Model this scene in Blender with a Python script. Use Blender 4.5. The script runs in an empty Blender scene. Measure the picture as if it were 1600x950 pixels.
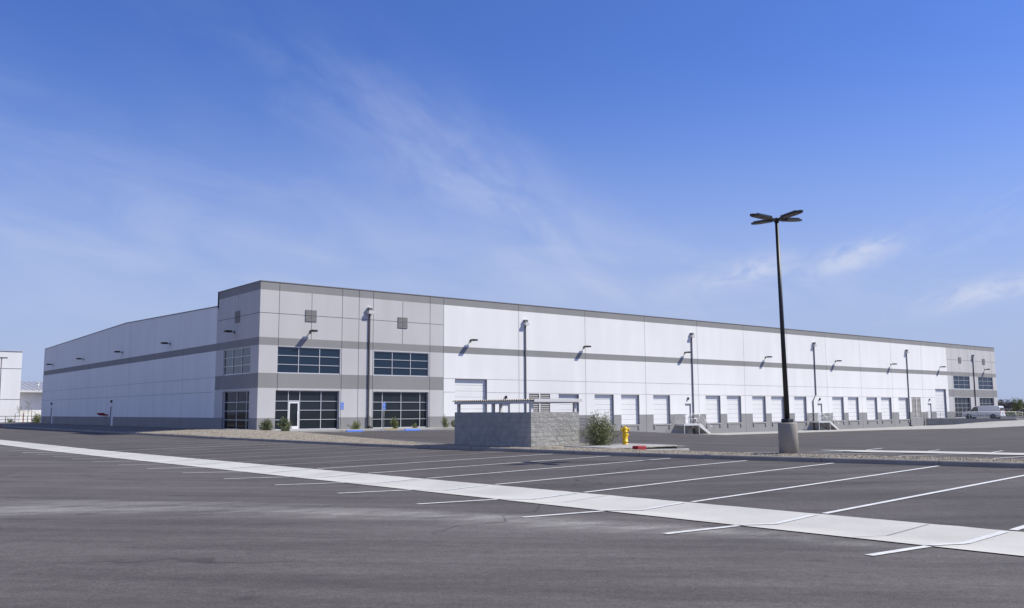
import bpy, bmesh, math, random
from mathutils import Vector, Matrix, noise
R=math.radians
S=bpy.context.scene
C=S.collection
# ------------------------------------------------------------ camera
yaw,pitch,roll=0.8873,0.11825,-0.0046
CAM=Vector((-29.165,-67.468,1.2635))
fw=Vector((math.cos(yaw)*math.cos(pitch),math.sin(yaw)*math.cos(pitch),math.sin(pitch)))
rt=Vector((math.sin(yaw),-math.cos(yaw),0)); up=rt.cross(fw)
c_,s_=math.cos(roll),math.sin(roll)
rt,up=rt*c_+up*s_,up*c_-rt*s_
cam=bpy.data.objects.new('camera',bpy.data.cameras.new('camera')); C.objects.link(cam)
M=Matrix((rt,up,-fw)).transposed().to_4x4(); M.translation=CAM; cam.matrix_world=M
cam.data.sensor_fit='HORIZONTAL'; cam.data.sensor_width=36; cam.data.lens=36*1401.7/1600
cam.data.clip_start=.1; cam.data.clip_end=6000
S.camera=cam
# ------------------------------------------------------------ light
AZ=R(-36); EL=R(45)
sd=Vector((math.cos(AZ)*math.cos(EL),math.sin(AZ)*math.cos(EL),math.sin(EL)))
W=bpy.data.worlds.new("World"); S.world=W; W.use_nodes=True
nt=W.node_tree; N=nt.nodes; L=nt.links
for n in list(N): N.remove(n)
out=N.new('ShaderNodeOutputWorld'); bg=N.new('ShaderNodeBackground')
SKY=.10
bg.inputs['Strength'].default_value=SKY
sky=N.new('ShaderNodeTexSky'); sky.sky_type='NISHITA'; sky.sun_disc=False
sky.sun_elevation=EL; sky.sun_rotation=math.atan2(sd.x,sd.y)
sky.altitude=0; sky.air_density=1.0; sky.dust_density=0.6; sky.ozone_density=3.0
tc=N.new('ShaderNodeTexCoord')
def mth(op,a,b=None,c=None):
    n=N.new('ShaderNodeMath'); n.operation=op
    for i,x in enumerate((a,b,c)):
        if x is None: continue
        if isinstance(x,(int,float)): n.inputs[i].default_value=x
        else: L.new(x,n.inputs[i])
    return n.outputs[0]
def dot(v):
    n=N.new('ShaderNodeVectorMath'); n.operation='DOT_PRODUCT'; L.new(tc.outputs['Generated'],n.inputs[0]); n.inputs[1].default_value=v
    return n.outputs['Value']
def cloud(ray,tilt,wa,wb,scale,stretch,lo,hi,amp,seed):
    c=Vector(ray).normalized(); h=Vector((c.y,-c.x,0)).normalized(); v=h.cross(c)
    t1=h*math.cos(tilt)+v*math.sin(tilt); t2=v*math.cos(tilt)-h*math.sin(tilt)
    d=mth('MAXIMUM',dot(c),.05)
    a=mth('DIVIDE',dot(t1),d); b=mth('DIVIDE',dot(t2),d)
    e=mth('ADD',mth('POWER',mth('ABSOLUTE',mth('DIVIDE',a,wa)),2),mth('POWER',mth('ABSOLUTE',mth('DIVIDE',b,wb)),2))
    g=mth('EXPONENT',mth('MULTIPLY',e,-1))
    cb=N.new('ShaderNodeCombineXYZ'); L.new(mth('MULTIPLY',a,scale),cb.inputs[0]); L.new(mth('MULTIPLY',b,scale*stretch),cb.inputs[1]); cb.inputs[2].default_value=seed
    nz=N.new('ShaderNodeTexNoise'); L.new(cb.outputs[0],nz.inputs['Vector']); nz.inputs['Scale'].default_value=1; nz.inputs['Detail'].default_value=7; nz.inputs['Roughness'].default_value=.55; nz.inputs['Distortion'].default_value=.6
    mr=N.new('ShaderNodeMapRange'); mr.interpolation_type='SMOOTHSTEP'; L.new(nz.outputs['Fac'],mr.inputs['Value'])
    mr.inputs['From Min'].default_value=lo; mr.inputs['From Max'].default_value=hi
    return mth('MULTIPLY',mth('MULTIPLY',g,mr.outputs[0]),amp)
cl=[cloud((.63,.74,.2),R(-32),.32,.055,10,2.2,.22,.8,.29,1.3),
    cloud((.5846,.7728,.2569),R(-40),.16,.05,9,2.6,.25,.8,.26,4.3),
    cloud((.33,.92,.16),R(-12),.45,.11,6,3.0,.25,.8,.34,7.9),
    cloud((.75,.62,.14),R(-8),.28,.04,8,3.5,.3,.75,.30,3.9),
    cloud((.8581,.4892,.157),R(17),.042,.013,30,1.8,.30,.62,.85,2.1),
    cloud((.805,.574,.148),R(14),.05,.014,26,2.0,.32,.66,.6,9.1),
    cloud((.9157,.3851,.1147),R(12),.06,.011,28,2.0,.30,.64,.75,5.7),
    cloud((-.72,-.1,.62),R(20),1.6,1.1,2.2,1.8,.25,.75,.62,2.9),  # unseen bright cloud, added to lift the shaded faces with neutral light
    cloud((.93,.36,.2),R(25),.14,.03,12,3.0,.42,.8,.22,6.6)]
tot=cl[0]
for q in cl[1:]: tot=mth('ADD',tot,q)
tot=mth('MINIMUM',tot,.8)
# thin pale air low over the horizon
low=N.new('ShaderNodeMapRange'); low.interpolation_type='SMOOTHERSTEP'; L.new(dot((0,0,1)),low.inputs['Value'])
low.inputs['From Min'].default_value=-.02; low.inputs['From Max'].default_value=.42; low.inputs['To Min'].default_value=.9; low.inputs['To Max'].default_value=0
tint=N.new('ShaderNodeMix'); tint.data_type='RGBA'; tint.blend_type='MULTIPLY'; tint.inputs['Factor'].default_value=1
L.new(sky.outputs[0],tint.inputs['A']); tint.inputs['B'].default_value=(.50,.68,1.20,1)
m1=N.new('ShaderNodeMix'); m1.data_type='RGBA'; L.new(low.outputs[0],m1.inputs['Factor']); L.new(tint.outputs['Result'],m1.inputs['A']); m1.inputs['B'].default_value=(3.3,3.95,5.7,1)
m2=N.new('ShaderNodeMix'); m2.data_type='RGBA'; L.new(tot,m2.inputs['Factor']); L.new(m1.outputs['Result'],m2.inputs['A']); m2.inputs['B'].default_value=(5.0,5.4,6.7,1)
L.new(m2.outputs['Result'],bg.inputs[0]); L.new(bg.outputs[0],out.inputs[0])
sun=bpy.data.objects.new('sun',bpy.data.lights.new('sun','SUN')); C.objects.link(sun)
sun.data.energy=4.5; sun.data.angle=R(.53); sun.data.color=(.985,.94,.80)
sun.rotation_euler=(-sd).to_track_quat('-Z','Y').to_euler(); sun.location=(0,-60,60)
S.view_settings.view_transform='Standard'; S.view_settings.look='None'; S.view_settings.gamma=1; S.view_settings.exposure=.35
S.view_settings.use_curve_mapping=False

# ------------------------------------------------------------ materials
def mat(name,col,rough=.8,col2=None,scale=1.5,lo=.35,hi=.65,bump=0,bscale=40,metal=0,spec=.5,fine=0,fscale=60,emit=None,streak=0):
    m=bpy.data.materials.new(name); m.use_nodes=True; t=m.node_tree; b=t.nodes['Principled BSDF']
    b.inputs['Roughness'].default_value=rough; b.inputs['Metallic'].default_value=metal; b.inputs['Specular IOR Level'].default_value=spec
    tcn=t.nodes.new('ShaderNodeTexCoord'); vec=tcn.outputs['Object']
    def noi(sc,det=5,vv=None,ro=.55):
        n=t.nodes.new('ShaderNodeTexNoise'); t.links.new(vv or vec,n.inputs['Vector']); n.inputs['Scale'].default_value=sc; n.inputs['Detail'].default_value=det; n.inputs['Roughness'].default_value=ro; return n.outputs['Fac']
    def mr(f,a,b_,c=0,d=1):
        n=t.nodes.new('ShaderNodeMapRange'); t.links.new(f,n.inputs['Value'])
        for k,v in zip(('From Min','From Max','To Min','To Max'),(a,b_,c,d)): n.inputs[k].default_value=v
        return n.outputs[0]
    def mix(f,a,b_,mode='MIX'):
        n=t.nodes.new('ShaderNodeMix'); n.data_type='RGBA'; n.blend_type=mode
        if isinstance(f,float): n.inputs['Factor'].default_value=f
        else: t.links.new(f,n.inputs['Factor'])
        for k,v in (('A',a),('B',b_)):
            if isinstance(v,tuple): n.inputs[k].default_value=(*v,1)
            else: t.links.new(v,n.inputs[k])
        return n.outputs['Result']
    base=tuple(col)
    cur=base
    if col2: cur=mix(mr(noi(scale),lo,hi),base,tuple(col2))
    if fine:
        f=mr(noi(fscale,2,ro=.7),.3,.7,1-fine,1+fine)
        cb=t.nodes.new('ShaderNodeCombineColor')
        for i in range(3): t.links.new(f,cb.inputs[i])
        cur=mix(1.0,cur,cb.outputs[0],'MULTIPLY')
    if streak:
        mp=t.nodes.new('ShaderNodeMapping'); t.links.new(vec,mp.inputs[0]); mp.inputs['Scale'].default_value=(.55,.55,.09)
        f=mr(noi(1.2,4,mp.outputs[0],.5),.35,.72,1-streak,1+streak*.3)
        cb=t.nodes.new('ShaderNodeCombineColor')
        for i in range(3): t.links.new(f,cb.inputs[i])
        cur=mix(1.0,cur,cb.outputs[0],'MULTIPLY')
    if isinstance(cur,tuple): b.inputs['Base Color'].default_value=(*cur,1)
    else: t.links.new(cur,b.inputs['Base Color'])
    if bump:
        bn=t.nodes.new('ShaderNodeBump'); bn.inputs['Strength'].default_value=bump; bn.inputs['Distance'].default_value=.02
        t.links.new(noi(bscale,4),bn.inputs['Height']); t.links.new(bn.outputs[0],b.inputs['Normal'])
    m['_']=1
    return m
K={}
K['white']=mat('white_wall_paint',(.77,.765,.77),.85,(.80,.795,.80),.15,streak=.055)
K['lgrey']=mat('light_grey_wall_paint',(.50,.49,.50),.85,(.53,.52,.53),.2,streak=.05)
K['mgrey']=mat('mid_grey_wall_paint',(.255,.25,.255),.85,(.275,.27,.275),.3,streak=.06)
K['band']=mat('band_grey_wall_paint',(.25,.245,.25),.85,(.265,.26,.265),.3,streak=.05)
K['joint']=mat('joint_sealant',(.16,.155,.16),.9)
K['wjoint']=mat('white_joint_sealant',(.45,.44,.45),.9)
K['cap']=mat('parapet_cap_metal',(.16,.15,.15),.5)
K['roofm']=mat('roof_membrane',(.55,.55,.53),.9,(.5,.5,.48),.5)
K['vent']=mat('vent_grey',(.21,.205,.205),.7)
K['reveal_shade']=mat('door_reveal_shade_grey',(.27,.27,.30),.8)  # recess shade put into the colour of the jambs and lintels
K['gravel_shade']=mat('shade_toned_gravel',(.15,.145,.14),.95,(.10,.095,.09),3.0,.35,.65,fine=.3,fscale=14,bump=.8,bscale=18)  # same gravel, darkened in its colour to deepen the building's shade on the verge
K['louver']=mat('louver_tan_grey',(.36,.34,.33),.7)
K['door']=mat('white_door_paint',(.78,.775,.78),.6,(.74,.735,.74),.6)
K['doorl']=mat('door_seam',(.40,.39,.41),.7)
K['frame']=mat('anodised_aluminium',(.62,.62,.64),.38,metal=.35)
K['glassd']=mat('tinted_window_glass',(.010,.024,.048),.04,spec=.6)
K['glass']=mat('tinted_shopfront_glass',(.017,.023,.029),.04,spec=.45)
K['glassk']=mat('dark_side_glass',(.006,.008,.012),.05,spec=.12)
K['glassl']=mat('tinted_side_glass',(.008,.012,.025),.03,spec=.9)
K['black']=mat('black_metal',(.016,.016,.018),.45)
K['pipe']=mat('downpipe_paint',(.13,.125,.14),.6)
K['pipet']=mat('dark_downpipe_paint',(.075,.068,.07),.6)
K['conc']=mat('pale_concrete',(.37,.36,.345),.9,(.31,.30,.29),1.2,fine=.08,bump=.3,bscale=30)
K['concg']=mat('gutter_concrete',(.53,.515,.48),.85,(.45,.435,.405),.7,fine=.04,fscale=18,bump=.15)
K['concd']=mat('grey_concrete',(.26,.255,.25),.9,(.22,.215,.21),1.0,fine=.08,bump=.3)
K['curb']=mat('curb_concrete',(.30,.275,.25),.9,(.25,.225,.205),1.3,fine=.1,bump=.3)
K['paint']=mat('white_line_paint',(.66,.66,.65),.7,(.52,.52,.51),6,.45,.7,fine=.1)
K['paintg']=mat('dusty_line_paint',(.30,.285,.28),.8,(.38,.365,.36),5,.4,.7,fine=.1)
K['ypaint']=mat('yellow_paint',(.42,.33,.14),.8,(.36,.31,.2),4)
K['bpaint']=mat('blue_paint',(.05,.16,.62),.6,(.07,.2,.66),3)
K['red']=mat('red_curb_paint',(.36,.025,.035),.7,(.30,.02,.03),4)
K['yellow']=mat('hydrant_yellow',(.80,.52,.01),.35,(.72,.45,.01),5)
K['galv']=mat('galvanised_steel',(.60,.60,.61),.45,metal=.3)
K['raild']=mat('grey_rail_steel',(.15,.15,.17),.5,metal=.3)
K['beam']=mat('cream_steel_paint',(.58,.57,.58),.5)
K['stone']=mat('gravel_stone',(.36,.315,.25),.95,(.25,.215,.17),2.2,.4,.6)
K['gravel']=mat('decomposed_gravel',(.34,.295,.235),.95,(.26,.225,.18),3.0,.35,.65,fine=.35,fscale=14,bump=.8,bscale=18)
K['leaf']=mat('grey_green_leaf',(.17,.195,.085),.75,(.24,.26,.13),3,.35,.65)
K['leafl']=mat('yellow_green_leaf',(.20,.22,.075),.7,(.14,.165,.06),3,.35,.65)
K['leafd']=mat('dark_green_leaf',(.075,.10,.045),.7,(.11,.13,.06),3)
K['far']=mat('hazed_far_foliage',(.13,.11,.115),.9,(.17,.145,.14),.8)  # brown foliage, distance haze put in as a lighter colour
K['bark']=mat('bark',(.13,.10,.075),.9)
K['stake']=mat('reddish_stake',(.28,.12,.10),.9)
K['field']=mat('dry_field',(.15,.125,.10),.95,(.105,.095,.085),.05,fine=.2,fscale=.6)
K['van']=mat('silver_van_paint',(.62,.63,.66),.3,metal=.1)
K['vanw']=mat('van_dark_window',(.012,.02,.022),.05,spec=.8)
K['rubber']=mat('tyre_rubber',(.018,.018,.02),.85)
K['rim']=mat('wheel_rim_metal',(.42,.42,.44),.4,metal=.5)
K['plast']=mat('dark_plastic',(.04,.04,.045),.6)
K['lens']=mat('lamp_lens',(.20,.19,.17),.4)
K['redl']=mat('tail_light_red',(.45,.01,.01),.3)
K['tin']=mat('metal_roof_sheet',(.42,.42,.44),.4,metal=.3)
K['interior']=mat('dark_interior',(.008,.008,.01),.9)

def coordmath(m):
    t=m.node_tree
    def mt(op,a,b=None):
        n=t.nodes.new('ShaderNodeMath'); n.operation=op
        for i,x in enumerate((a,b)):
            if x is None: continue
            if isinstance(x,(int,float)): n.inputs[i].default_value=x
            else: t.links.new(x,n.inputs[i])
        return n.outputs[0]
    return mt
# asphalt: mottled, dusty band with a shape of its own, tyre tracks
def asphalt():
    m=bpy.data.materials.new('asphalt'); m.use_nodes=True; t=m.node_tree; b=t.nodes['Principled BSDF']; mt=coordmath(m)
    tcn=t.nodes.new('ShaderNodeTexCoord'); sp=t.nodes.new('ShaderNodeSeparateXYZ'); t.links.new(tcn.outputs['Object'],sp.inputs[0])
    x,y=sp.outputs[0],sp.outputs[1]
    def noi(sc,det=5,ro=.6,vec=None,dist=0):
        n=t.nodes.new('ShaderNodeTexNoise'); t.links.new(vec or tcn.outputs['Object'],n.inputs['Vector']); n.inputs['Scale'].default_value=sc; n.inputs['Detail'].default_value=det; n.inputs['Roughness'].default_value=ro; n.inputs['Distortion'].default_value=dist; return n.outputs['Fac']
    def mr(f,a,b_,c=0,d=1,ss=True):
        n=t.nodes.new('ShaderNodeMapRange'); t.links.new(f,n.inputs['Value'])
        if ss: n.interpolation_type='SMOOTHSTEP'
        for k,v in zip(('From Min','From Max','To Min','To Max'),(a,b_,c,d)): n.inputs[k].default_value=v
        return n.outputs[0]
    mp=t.nodes.new('ShaderNodeMapping'); t.links.new(tcn.outputs['Object'],mp.inputs[0]); mp.vector_type='TEXTURE'; mp.inputs['Scale'].default_value=(5.5,.8,1); mp.inputs['Rotation'].default_value=(0,0,R(-42))
    v=mt('MULTIPLY',mr(noi(.25,4),.3,.7,.90,1.12),mr(noi(1.1,6,.65,mp.outputs[0]),.3,.7,.76,1.24))
    v=mt('MULTIPLY',v,mr(noi(38,3,.85),.32,.68,.62,1.38,False)); v=mt('MULTIPLY',v,mr(noi(7,5,.75),.3,.7,.88,1.12))
    # stall side of the gutter is newer, darker paving
    side=mr(mt('ADD',x,17.8),-.3,.3,1.04,.86); v=mt('MULTIPLY',v,side); v=mt('MULTIPLY',v,mr(x,-6,-4,1,.92))
    # dusty runoff band: y = f(x)
    dx=mt('ADD',x,26.31); dp=mt('MAXIMUM',dx,-1)
    f=mt('SUBTRACT',mt('ADD',mt('MULTIPLY',mt('MULTIPLY',dp,dp),-.17),mt('MULTIPLY',dx,-.2)),51.05)
    mp2=t.nodes.new('ShaderNodeMapping'); t.links.new(tcn.outputs['Object'],mp2.inputs[0]); mp2.inputs['Scale'].default_value=(.6,2.2,1); mp2.inputs['Rotation'].default_value=(0,0,R(50))
    wob=mt('MULTIPLY',mt('SUBTRACT',noi(.5,4),.5),2.2)
    d=mt('ABSOLUTE',mt('SUBTRACT',mt('ADD',y,wob),f))
    band=mt('MULTIPLY',mr(d,.2,2.2,1,0),mr(noi(1.3,6,.65,mp2.outputs[0]),.30,.66,.15,1))
    band=mt('MULTIPLY',band,mr(x,-19.6,-18.6,1,0))
    # tyre tracks: thin dark curved lines
    def track(cx,cy,r,w,amp):
        ddx=mt('ADD',x,-cx); ddy=mt('ADD',y,-cy)
        rr=mt('SQRT',mt('ADD',mt('MULTIPLY',ddx,ddx),mt('MULTIPLY',ddy,ddy)))
        e=mt('ABSOLUTE',mt('SUBTRACT',rr,r))
        return mt('MULTIPLY',mt('MULTIPLY',mr(e,w*.3,w,1,0),mr(noi(.7,4),.42,.62)),amp)
    tr=track(-60,-90,44.,.16,.12)
    for a in ((-60,-90,45.7,.16,.10),(-12,-20,36,.14,.16),(-12,-20,37.6,.14,.13),(-40,-30,27,.12,.12),(-40,-30,28.7,.12,.12),(30,-110,62,.15,.18),(30,-110,64,.15,.15)):
        tr=mt('ADD',tr,track(*a))
    v=mt('MULTIPLY',v,mt('SUBTRACT',1,mt('MINIMUM',tr,.5)))
    # seam along the dusty band and hairline cracks
    seam=mt('MULTIPLY',mr(mt('ABSOLUTE',mt('SUBTRACT',mt('ADD',y,mt('MULTIPLY',wob,.12)),mt('SUBTRACT',f,.9))),.015,.05,.45,0),mr(x,-21,-19.5,1,0))
    v=mt('MULTIPLY',v,mt('SUBTRACT',1,seam))
    wv=t.nodes.new('ShaderNodeVectorMath'); wv.operation='ADD'; nn=t.nodes.new('ShaderNodeTexNoise'); t.links.new(tcn.outputs['Object'],nn.inputs['Vector']); nn.inputs['Scale'].default_value=.6
    sc=t.nodes.new('ShaderNodeVectorMath'); sc.operation='SCALE'; t.links.new(nn.outputs['Color'],sc.inputs[0]); sc.inputs['Scale'].default_value=2.2
    t.links.new(tcn.outputs['Object'],wv.inputs[0]); t.links.new(sc.outputs[0],wv.inputs[1])
    cr=t.nodes.new('ShaderNodeTexVoronoi'); cr.feature='DISTANCE_TO_EDGE'; t.links.new(wv.outputs[0],cr.inputs['Vector']); cr.inputs['Scale'].default_value=.11
    v=mt('MULTIPLY',v,mt('SUBTRACT',1,mt('MULTIPLY',mr(cr.outputs['Distance'],.0015,.004,.4,0),mr(noi(.13,2),.5,.6))))
    # oil drips
    vo=t.nodes.new('ShaderNodeTexVoronoi'); t.links.new(tcn.outputs['Object'],vo.inputs['Vector']); vo.inputs['Scale'].default_value=.45
    v=mt('MULTIPLY',v,mr(vo.outputs['Distance'],.03,.10,.72,1))
    c1=t.nodes.new('ShaderNodeMix'); c1.data_type='RGBA'; t.links.new(band,c1.inputs['Factor']); c1.inputs['A'].default_value=(.096,.085,.083,1); c1.inputs['B'].default_value=(.20,.188,.178,1)
    cb=t.nodes.new('ShaderNodeCombineColor')
    for i in range(3): t.links.new(v,cb.inputs[i])
    c2=t.nodes.new('ShaderNodeMix'); c2.data_type='RGBA'; c2.blend_type='MULTIPLY'; c2.inputs['Factor'].default_value=1
    t.links.new(c1.outputs['Result'],c2.inputs['A']); t.links.new(cb.outputs[0],c2.inputs['B']); t.links.new(c2.outputs['Result'],b.inputs['Base Color'])
    b.inputs['Roughness'].default_value=.9; b.inputs['Specular IOR Level'].default_value=.3
    bn=t.nodes.new('ShaderNodeBump'); bn.inputs['Strength'].default_value=.5; bn.inputs['Distance'].default_value=.012
    t.links.new(noi(70,3,.8),bn.inputs['Height']); t.links.new(bn.outputs[0],b.inputs['Normal'])
    return m
K['asphalt']=asphalt()

# ------------------------------------------------------------ mesh builder
class MB:
    def __init__(s): s.v=[]; s.f=[]; s.m=[]; s.mats=[]; s.sm=[]
    def mi(s,k):
        if k not in s.mats: s.mats.append(k)
        return s.mats.index(k)
    def face(s,pts,k,smooth=False):
        i=len(s.v); s.v+= [tuple(p) for p in pts]; s.f.append(tuple(range(i,i+len(pts)))); s.m.append(s.mi(k)); s.sm.append(smooth)
    def add(s,vs,fs,k,smooth=False):
        i=len(s.v); s.v+=[tuple(p) for p in vs]; j=s.mi(k)
        for f in fs: s.f.append(tuple(a+i for a in f)); s.m.append(j); s.sm.append(smooth)
    def box(s,a,b,k,rz=0,o=(0,0,0)):
        x0,y0,z0=a; x1,y1,z1=b
        vs=[(x,y,z) for z in (z0,z1) for y in (y0,y1) for x in (x0,x1)]
        if rz:
            c,q=math.cos(rz),math.sin(rz); vs=[(x*c-y*q,x*q+y*c,z) for x,y,z in vs]
        vs=[(x+o[0],y+o[1],z+o[2]) for x,y,z in vs]
        s.add(vs,[(0,2,3,1),(4,5,7,6),(0,1,5,4),(2,6,7,3),(0,4,6,2),(1,3,7,5)],k)
    def tube(s,pts,r,k,n=8,r2=None,cap=True):
        pts=[Vector(p) for p in pts]; rings=[]
        for i,p in enumerate(pts):
            d=(pts[min(i+1,len(pts)-1)]-pts[max(i-1,0)]).normalized()
            a=Vector((0,0,1)) if abs(d.z)<.9 else Vector((1,0,0))
            e1=d.cross(a).normalized(); e2=d.cross(e1)
            t=i/(len(pts)-1); rr=r if r2 is None else r+(r2-r)*t
            rings.append([p+e1*rr*math.cos(2*math.pi*j/n)+e2*rr*math.sin(2*math.pi*j/n) for j in range(n)])
        vs=[q for g in rings for q in g]; fs=[]
        for i in range(len(pts)-1):
            for j in range(n): fs.append((i*n+j,i*n+(j+1)%n,(i+1)*n+(j+1)%n,(i+1)*n+j))
        s.add(vs,fs,k,n>5)
        if cap: s.face(rings[0],k); s.face(list(reversed(rings[-1])),k)
    def lathe(s,prof,k,o=(0,0,0),n=24,axis='z'):
        vs=[];fs=[]
        for r,z in prof:
            for j in range(n):
                a=2*math.pi*j/n; p=(r*math.cos(a),r*math.sin(a),z)
                if axis=='y': p=(p[0],p[2],p[1])
                if axis=='x': p=(p[2],p[0],p[1])
                vs.append((p[0]+o[0],p[1]+o[1],p[2]+o[2]))
        for i in range(len(prof)-1):
            for j in range(n): fs.append((i*n+j,i*n+(j+1)%n,(i+1)*n+(j+1)%n,(i+1)*n+j))
        s.add(vs,fs,k,True)
    def build(s,name,parent=None,loc=None,kind=None,bevel=0,fix=True):
        me=bpy.data.meshes.new(name); me.from_pydata(s.v,[],s.f)
        for k in s.mats: me.materials.append(K[k])
        me.polygons.foreach_set('material_index',s.m); me.polygons.foreach_set('use_smooth',s.sm)
        if fix:
            bm=bmesh.new(); bm.from_mesh(me); bmesh.ops.remove_doubles(bm,verts=bm.verts,dist=1e-5); bmesh.ops.recalc_face_normals(bm,faces=bm.faces); bm.to_mesh(me); bm.free()
        me.update()
        o=bpy.data.objects.new(name,me); C.objects.link(o)
        if parent is not None: o.parent=parent
        if loc: o.location=loc
        if kind: o['kind']=kind
        if bevel:
            b=o.modifiers.new('bevel','BEVEL'); b.width=bevel; b.segments=2; b.limit_method='ANGLE'
        return o
def tag(o,label,cat,group=None,kind=None):
    o['label']=label; o['category']=cat
    if group: o['group']=group
    if kind: o['kind']=kind
    return o
def thing(name,label,cat,loc=(0,0,0),rz=0,group=None):
    o=bpy.data.objects.new(name,None); C.objects.link(o); o.location=loc; o.rotation_euler=(0,0,rz); o.empty_display_size=.3
    return tag(o,label,cat,group)
def copy_tree(o,parent=None):
    c=o.copy(); C.objects.link(c)
    if parent is not None: c.parent=parent
    for ch in list(o.children): copy_tree(ch,c)
    return c

# ------------------------------------------------------------ terrain
def interp(x,xs,ys):
    if x<=xs[0]: return ys[0]
    for i in range(1,len(xs)):
        if x<=xs[i]:
            t=(x-xs[i-1])/(xs[i]-xs[i-1]); return ys[i-1]+(ys[i]-ys[i-1])*t
    return ys[-1]
CURB_V=[-140,-75,-60,-54,-50,-46,-38,100]; CURB_U=[2,-5.0,-6.3,-7.0,-7.5,-7.75,-7.6,-7.5]
def curb_u(v): return interp(v,CURB_V,CURB_U)
GF=-16.9; GN=-18.9
def z_gut(v): return interp(v,[-140,-75,-50,-20,10,100],[-.1,-.22,-.37,-.56,-.62,-.62])
def z_curb(v): return interp(v,[-140,-75,-60,-50,-40,-30,-10,100],[0,-.05,-.12,-.2,-.28,-.37,-.43,-.45])
TU=[-8,0,10,20,30,37,45,80,95,110,118,150]
TV=[-140,-60,-45,-25,-8,0,110]
TZ=[[0,-.1,-.3,-.4,-.45,-.5,-.5,-.5,-.5,-.5,-.45,-.3],
    [-.12,-.22,-.50,-.56,-.7,-.75,-.8,-.85,-.85,-.9,-.85,-.6],
    [-.22,-.40,-.76,-.80,-.88,-.95,-1.0,-1.05,-1.1,-1.1,-1.0,-.7],
    [-.4,-.36,-.45,-.7,-.9,-1.1,-1.25,-1.25,-1.2,-1.0,-.8,-.4],
    [-.43,-.35,-.34,-.40,-.55,-.9,-1.4,-1.42,-1.42,-1.0,-.5,-.25],
    [-.43,-.33,-.33,-.36,-.5,-.9,-1.5,-1.5,-1.42,-1.3,-.3,-.2],
    [-.43,-.33,-.33,-.36,-.5,-.9,-1.5,-1.5,-1.42,-1.3,-.3,-.2]]
def sm(t): return t*t*(3-2*t)
def z_court(u,v):
    u=min(max(u,TU[0]),TU[-1]); v=min(max(v,TV[0]),TV[-1])
    i=0
    while i<len(TU)-2 and u>TU[i+1]: i+=1
    j=0
    while j<len(TV)-2 and v>TV[j+1]: j+=1
    a=(u-TU[i])/(TU[i+1]-TU[i]); b=(v-TV[j])/(TV[j+1]-TV[j])
    return (TZ[j][i]*(1-a)+TZ[j][i+1]*a)*(1-b)+(TZ[j+1][i]*(1-a)+TZ[j+1][i+1]*a)*b
def H(u,v):
    cu=curb_u(v)
    if u<=GN: return z_gut(v)+.0155*(GN-max(u,-55))
    if u<=GF:
        t=(u-GN)/(GF-GN); return z_gut(v)-.055*(t*2.4 if t<5/12 else (1-t)/(7/12))
    if u<=cu: return z_gut(v)+(z_curb(v)-z_gut(v))*(u-GF)/(cu-GF)
    t=min((u-cu)/2.5,1)
    return z_curb(v)*(1-t)+z_court(u,v)*t

def frange(a,b,st):
    n=max(1,int(round((b-a)/st))); return [a+(b-a)*i/n for i in range(n+1)]
def grid_mesh(us,vs,zf,k,name,keep=None,kind='structure'):
    mb=MB(); idx={}
    vsl=[];fs=[]
    for j,v in enumerate(vs):
        for i,u in enumerate(us):
            vsl.append((u,v,zf(u,v)))
    n=len(us)
    for j in range(len(vs)-1):
        for i in range(n-1):
            if keep and not keep((us[i]+us[i+1])/2,(vs[j]+vs[j+1])/2): continue
            fs.append((j*n+i,j*n+i+1,(j+1)*n+i+1,(j+1)*n+i))
    mb.add(vsl,fs,k,True)
    return mb.build(name,kind=kind,fix=False)
def uniq(l):
    l=sorted(l); o=[l[0]]
    for x in l[1:]:
        if x-o[-1]>.02: o.append(x)
    return o
us=uniq(frange(-160,-60,10)+frange(-60,-22,2)+frange(-22,GN,.8)+frange(GN,GF,.16)+frange(GF,-9,1)+frange(-9,-4,.25)+frange(-4,150,2)+TU)
vs=uniq(frange(-140,-80,6)+frange(-80,-20,.5)+frange(-20,106,2)+TV+CURB_V)
grid_mesh(us,vs,H,'asphalt','asphalt_lot',keep=lambda u,v: not(1<u<132 and 1<v<73))
# outer ground: one sheet to the horizon with the paved site standing in it
def zout(u,v):
    d=math.hypot(u,v)
    z=-.95
    if d>260: z+= min((d-260)/160,1)*1.6*(.75+.25*math.sin(u*.013)+.25*math.sin(v*.021+1))
    if d>900: z-= min((d-900)/1500,1)*1.2
    return z
gx=uniq([-3500,-2200,-1400,-900]+frange(-600,600,30)+[900,1400,2200,3500]+[-158,148]); gy=uniq([-3500,-1500,-700]+frange(-400,700,30)+[900,1400,2200,3500]+[-138,104])
grid_mesh(gx,gy,zout,'field','ground',keep=lambda u,v: not(-158<u<148 and -138<v<104))

def ribbon(mb,path,w,k,off=.008,step=.5,z=None):
    """strip of width w following the ground along a path of (u,v)"""
    pts=[]
    for (a,b) in zip(path[:-1],path[1:]):
        n=max(1,int(math.hypot(b[0]-a[0],b[1]-a[1])/step))
        for i in range(n): pts.append((a[0]+(b[0]-a[0])*i/n,a[1]+(b[1]-a[1])*i/n))
    pts.append(path[-1]); L_=[]
    for i,p in enumerate(pts):
        a=pts[max(i-1,0)]; b=pts[min(i+1,len(pts)-1)]; dx,dy=b[0]-a[0],b[1]-a[1]; l=math.hypot(dx,dy) or 1
        nx,ny=-dy/l*w/2,dx/l*w/2
        L_.append(((p[0]+nx,p[1]+ny),(p[0]-nx,p[1]-ny)))
    zf=z or (lambda u,v:H(u,v)+off)
    for a,b in zip(L_[:-1],L_[1:]):
        mb.face([(q[0],q[1],zf(*q)) for q in (a[0],b[0],b[1],a[1])],k)
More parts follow.
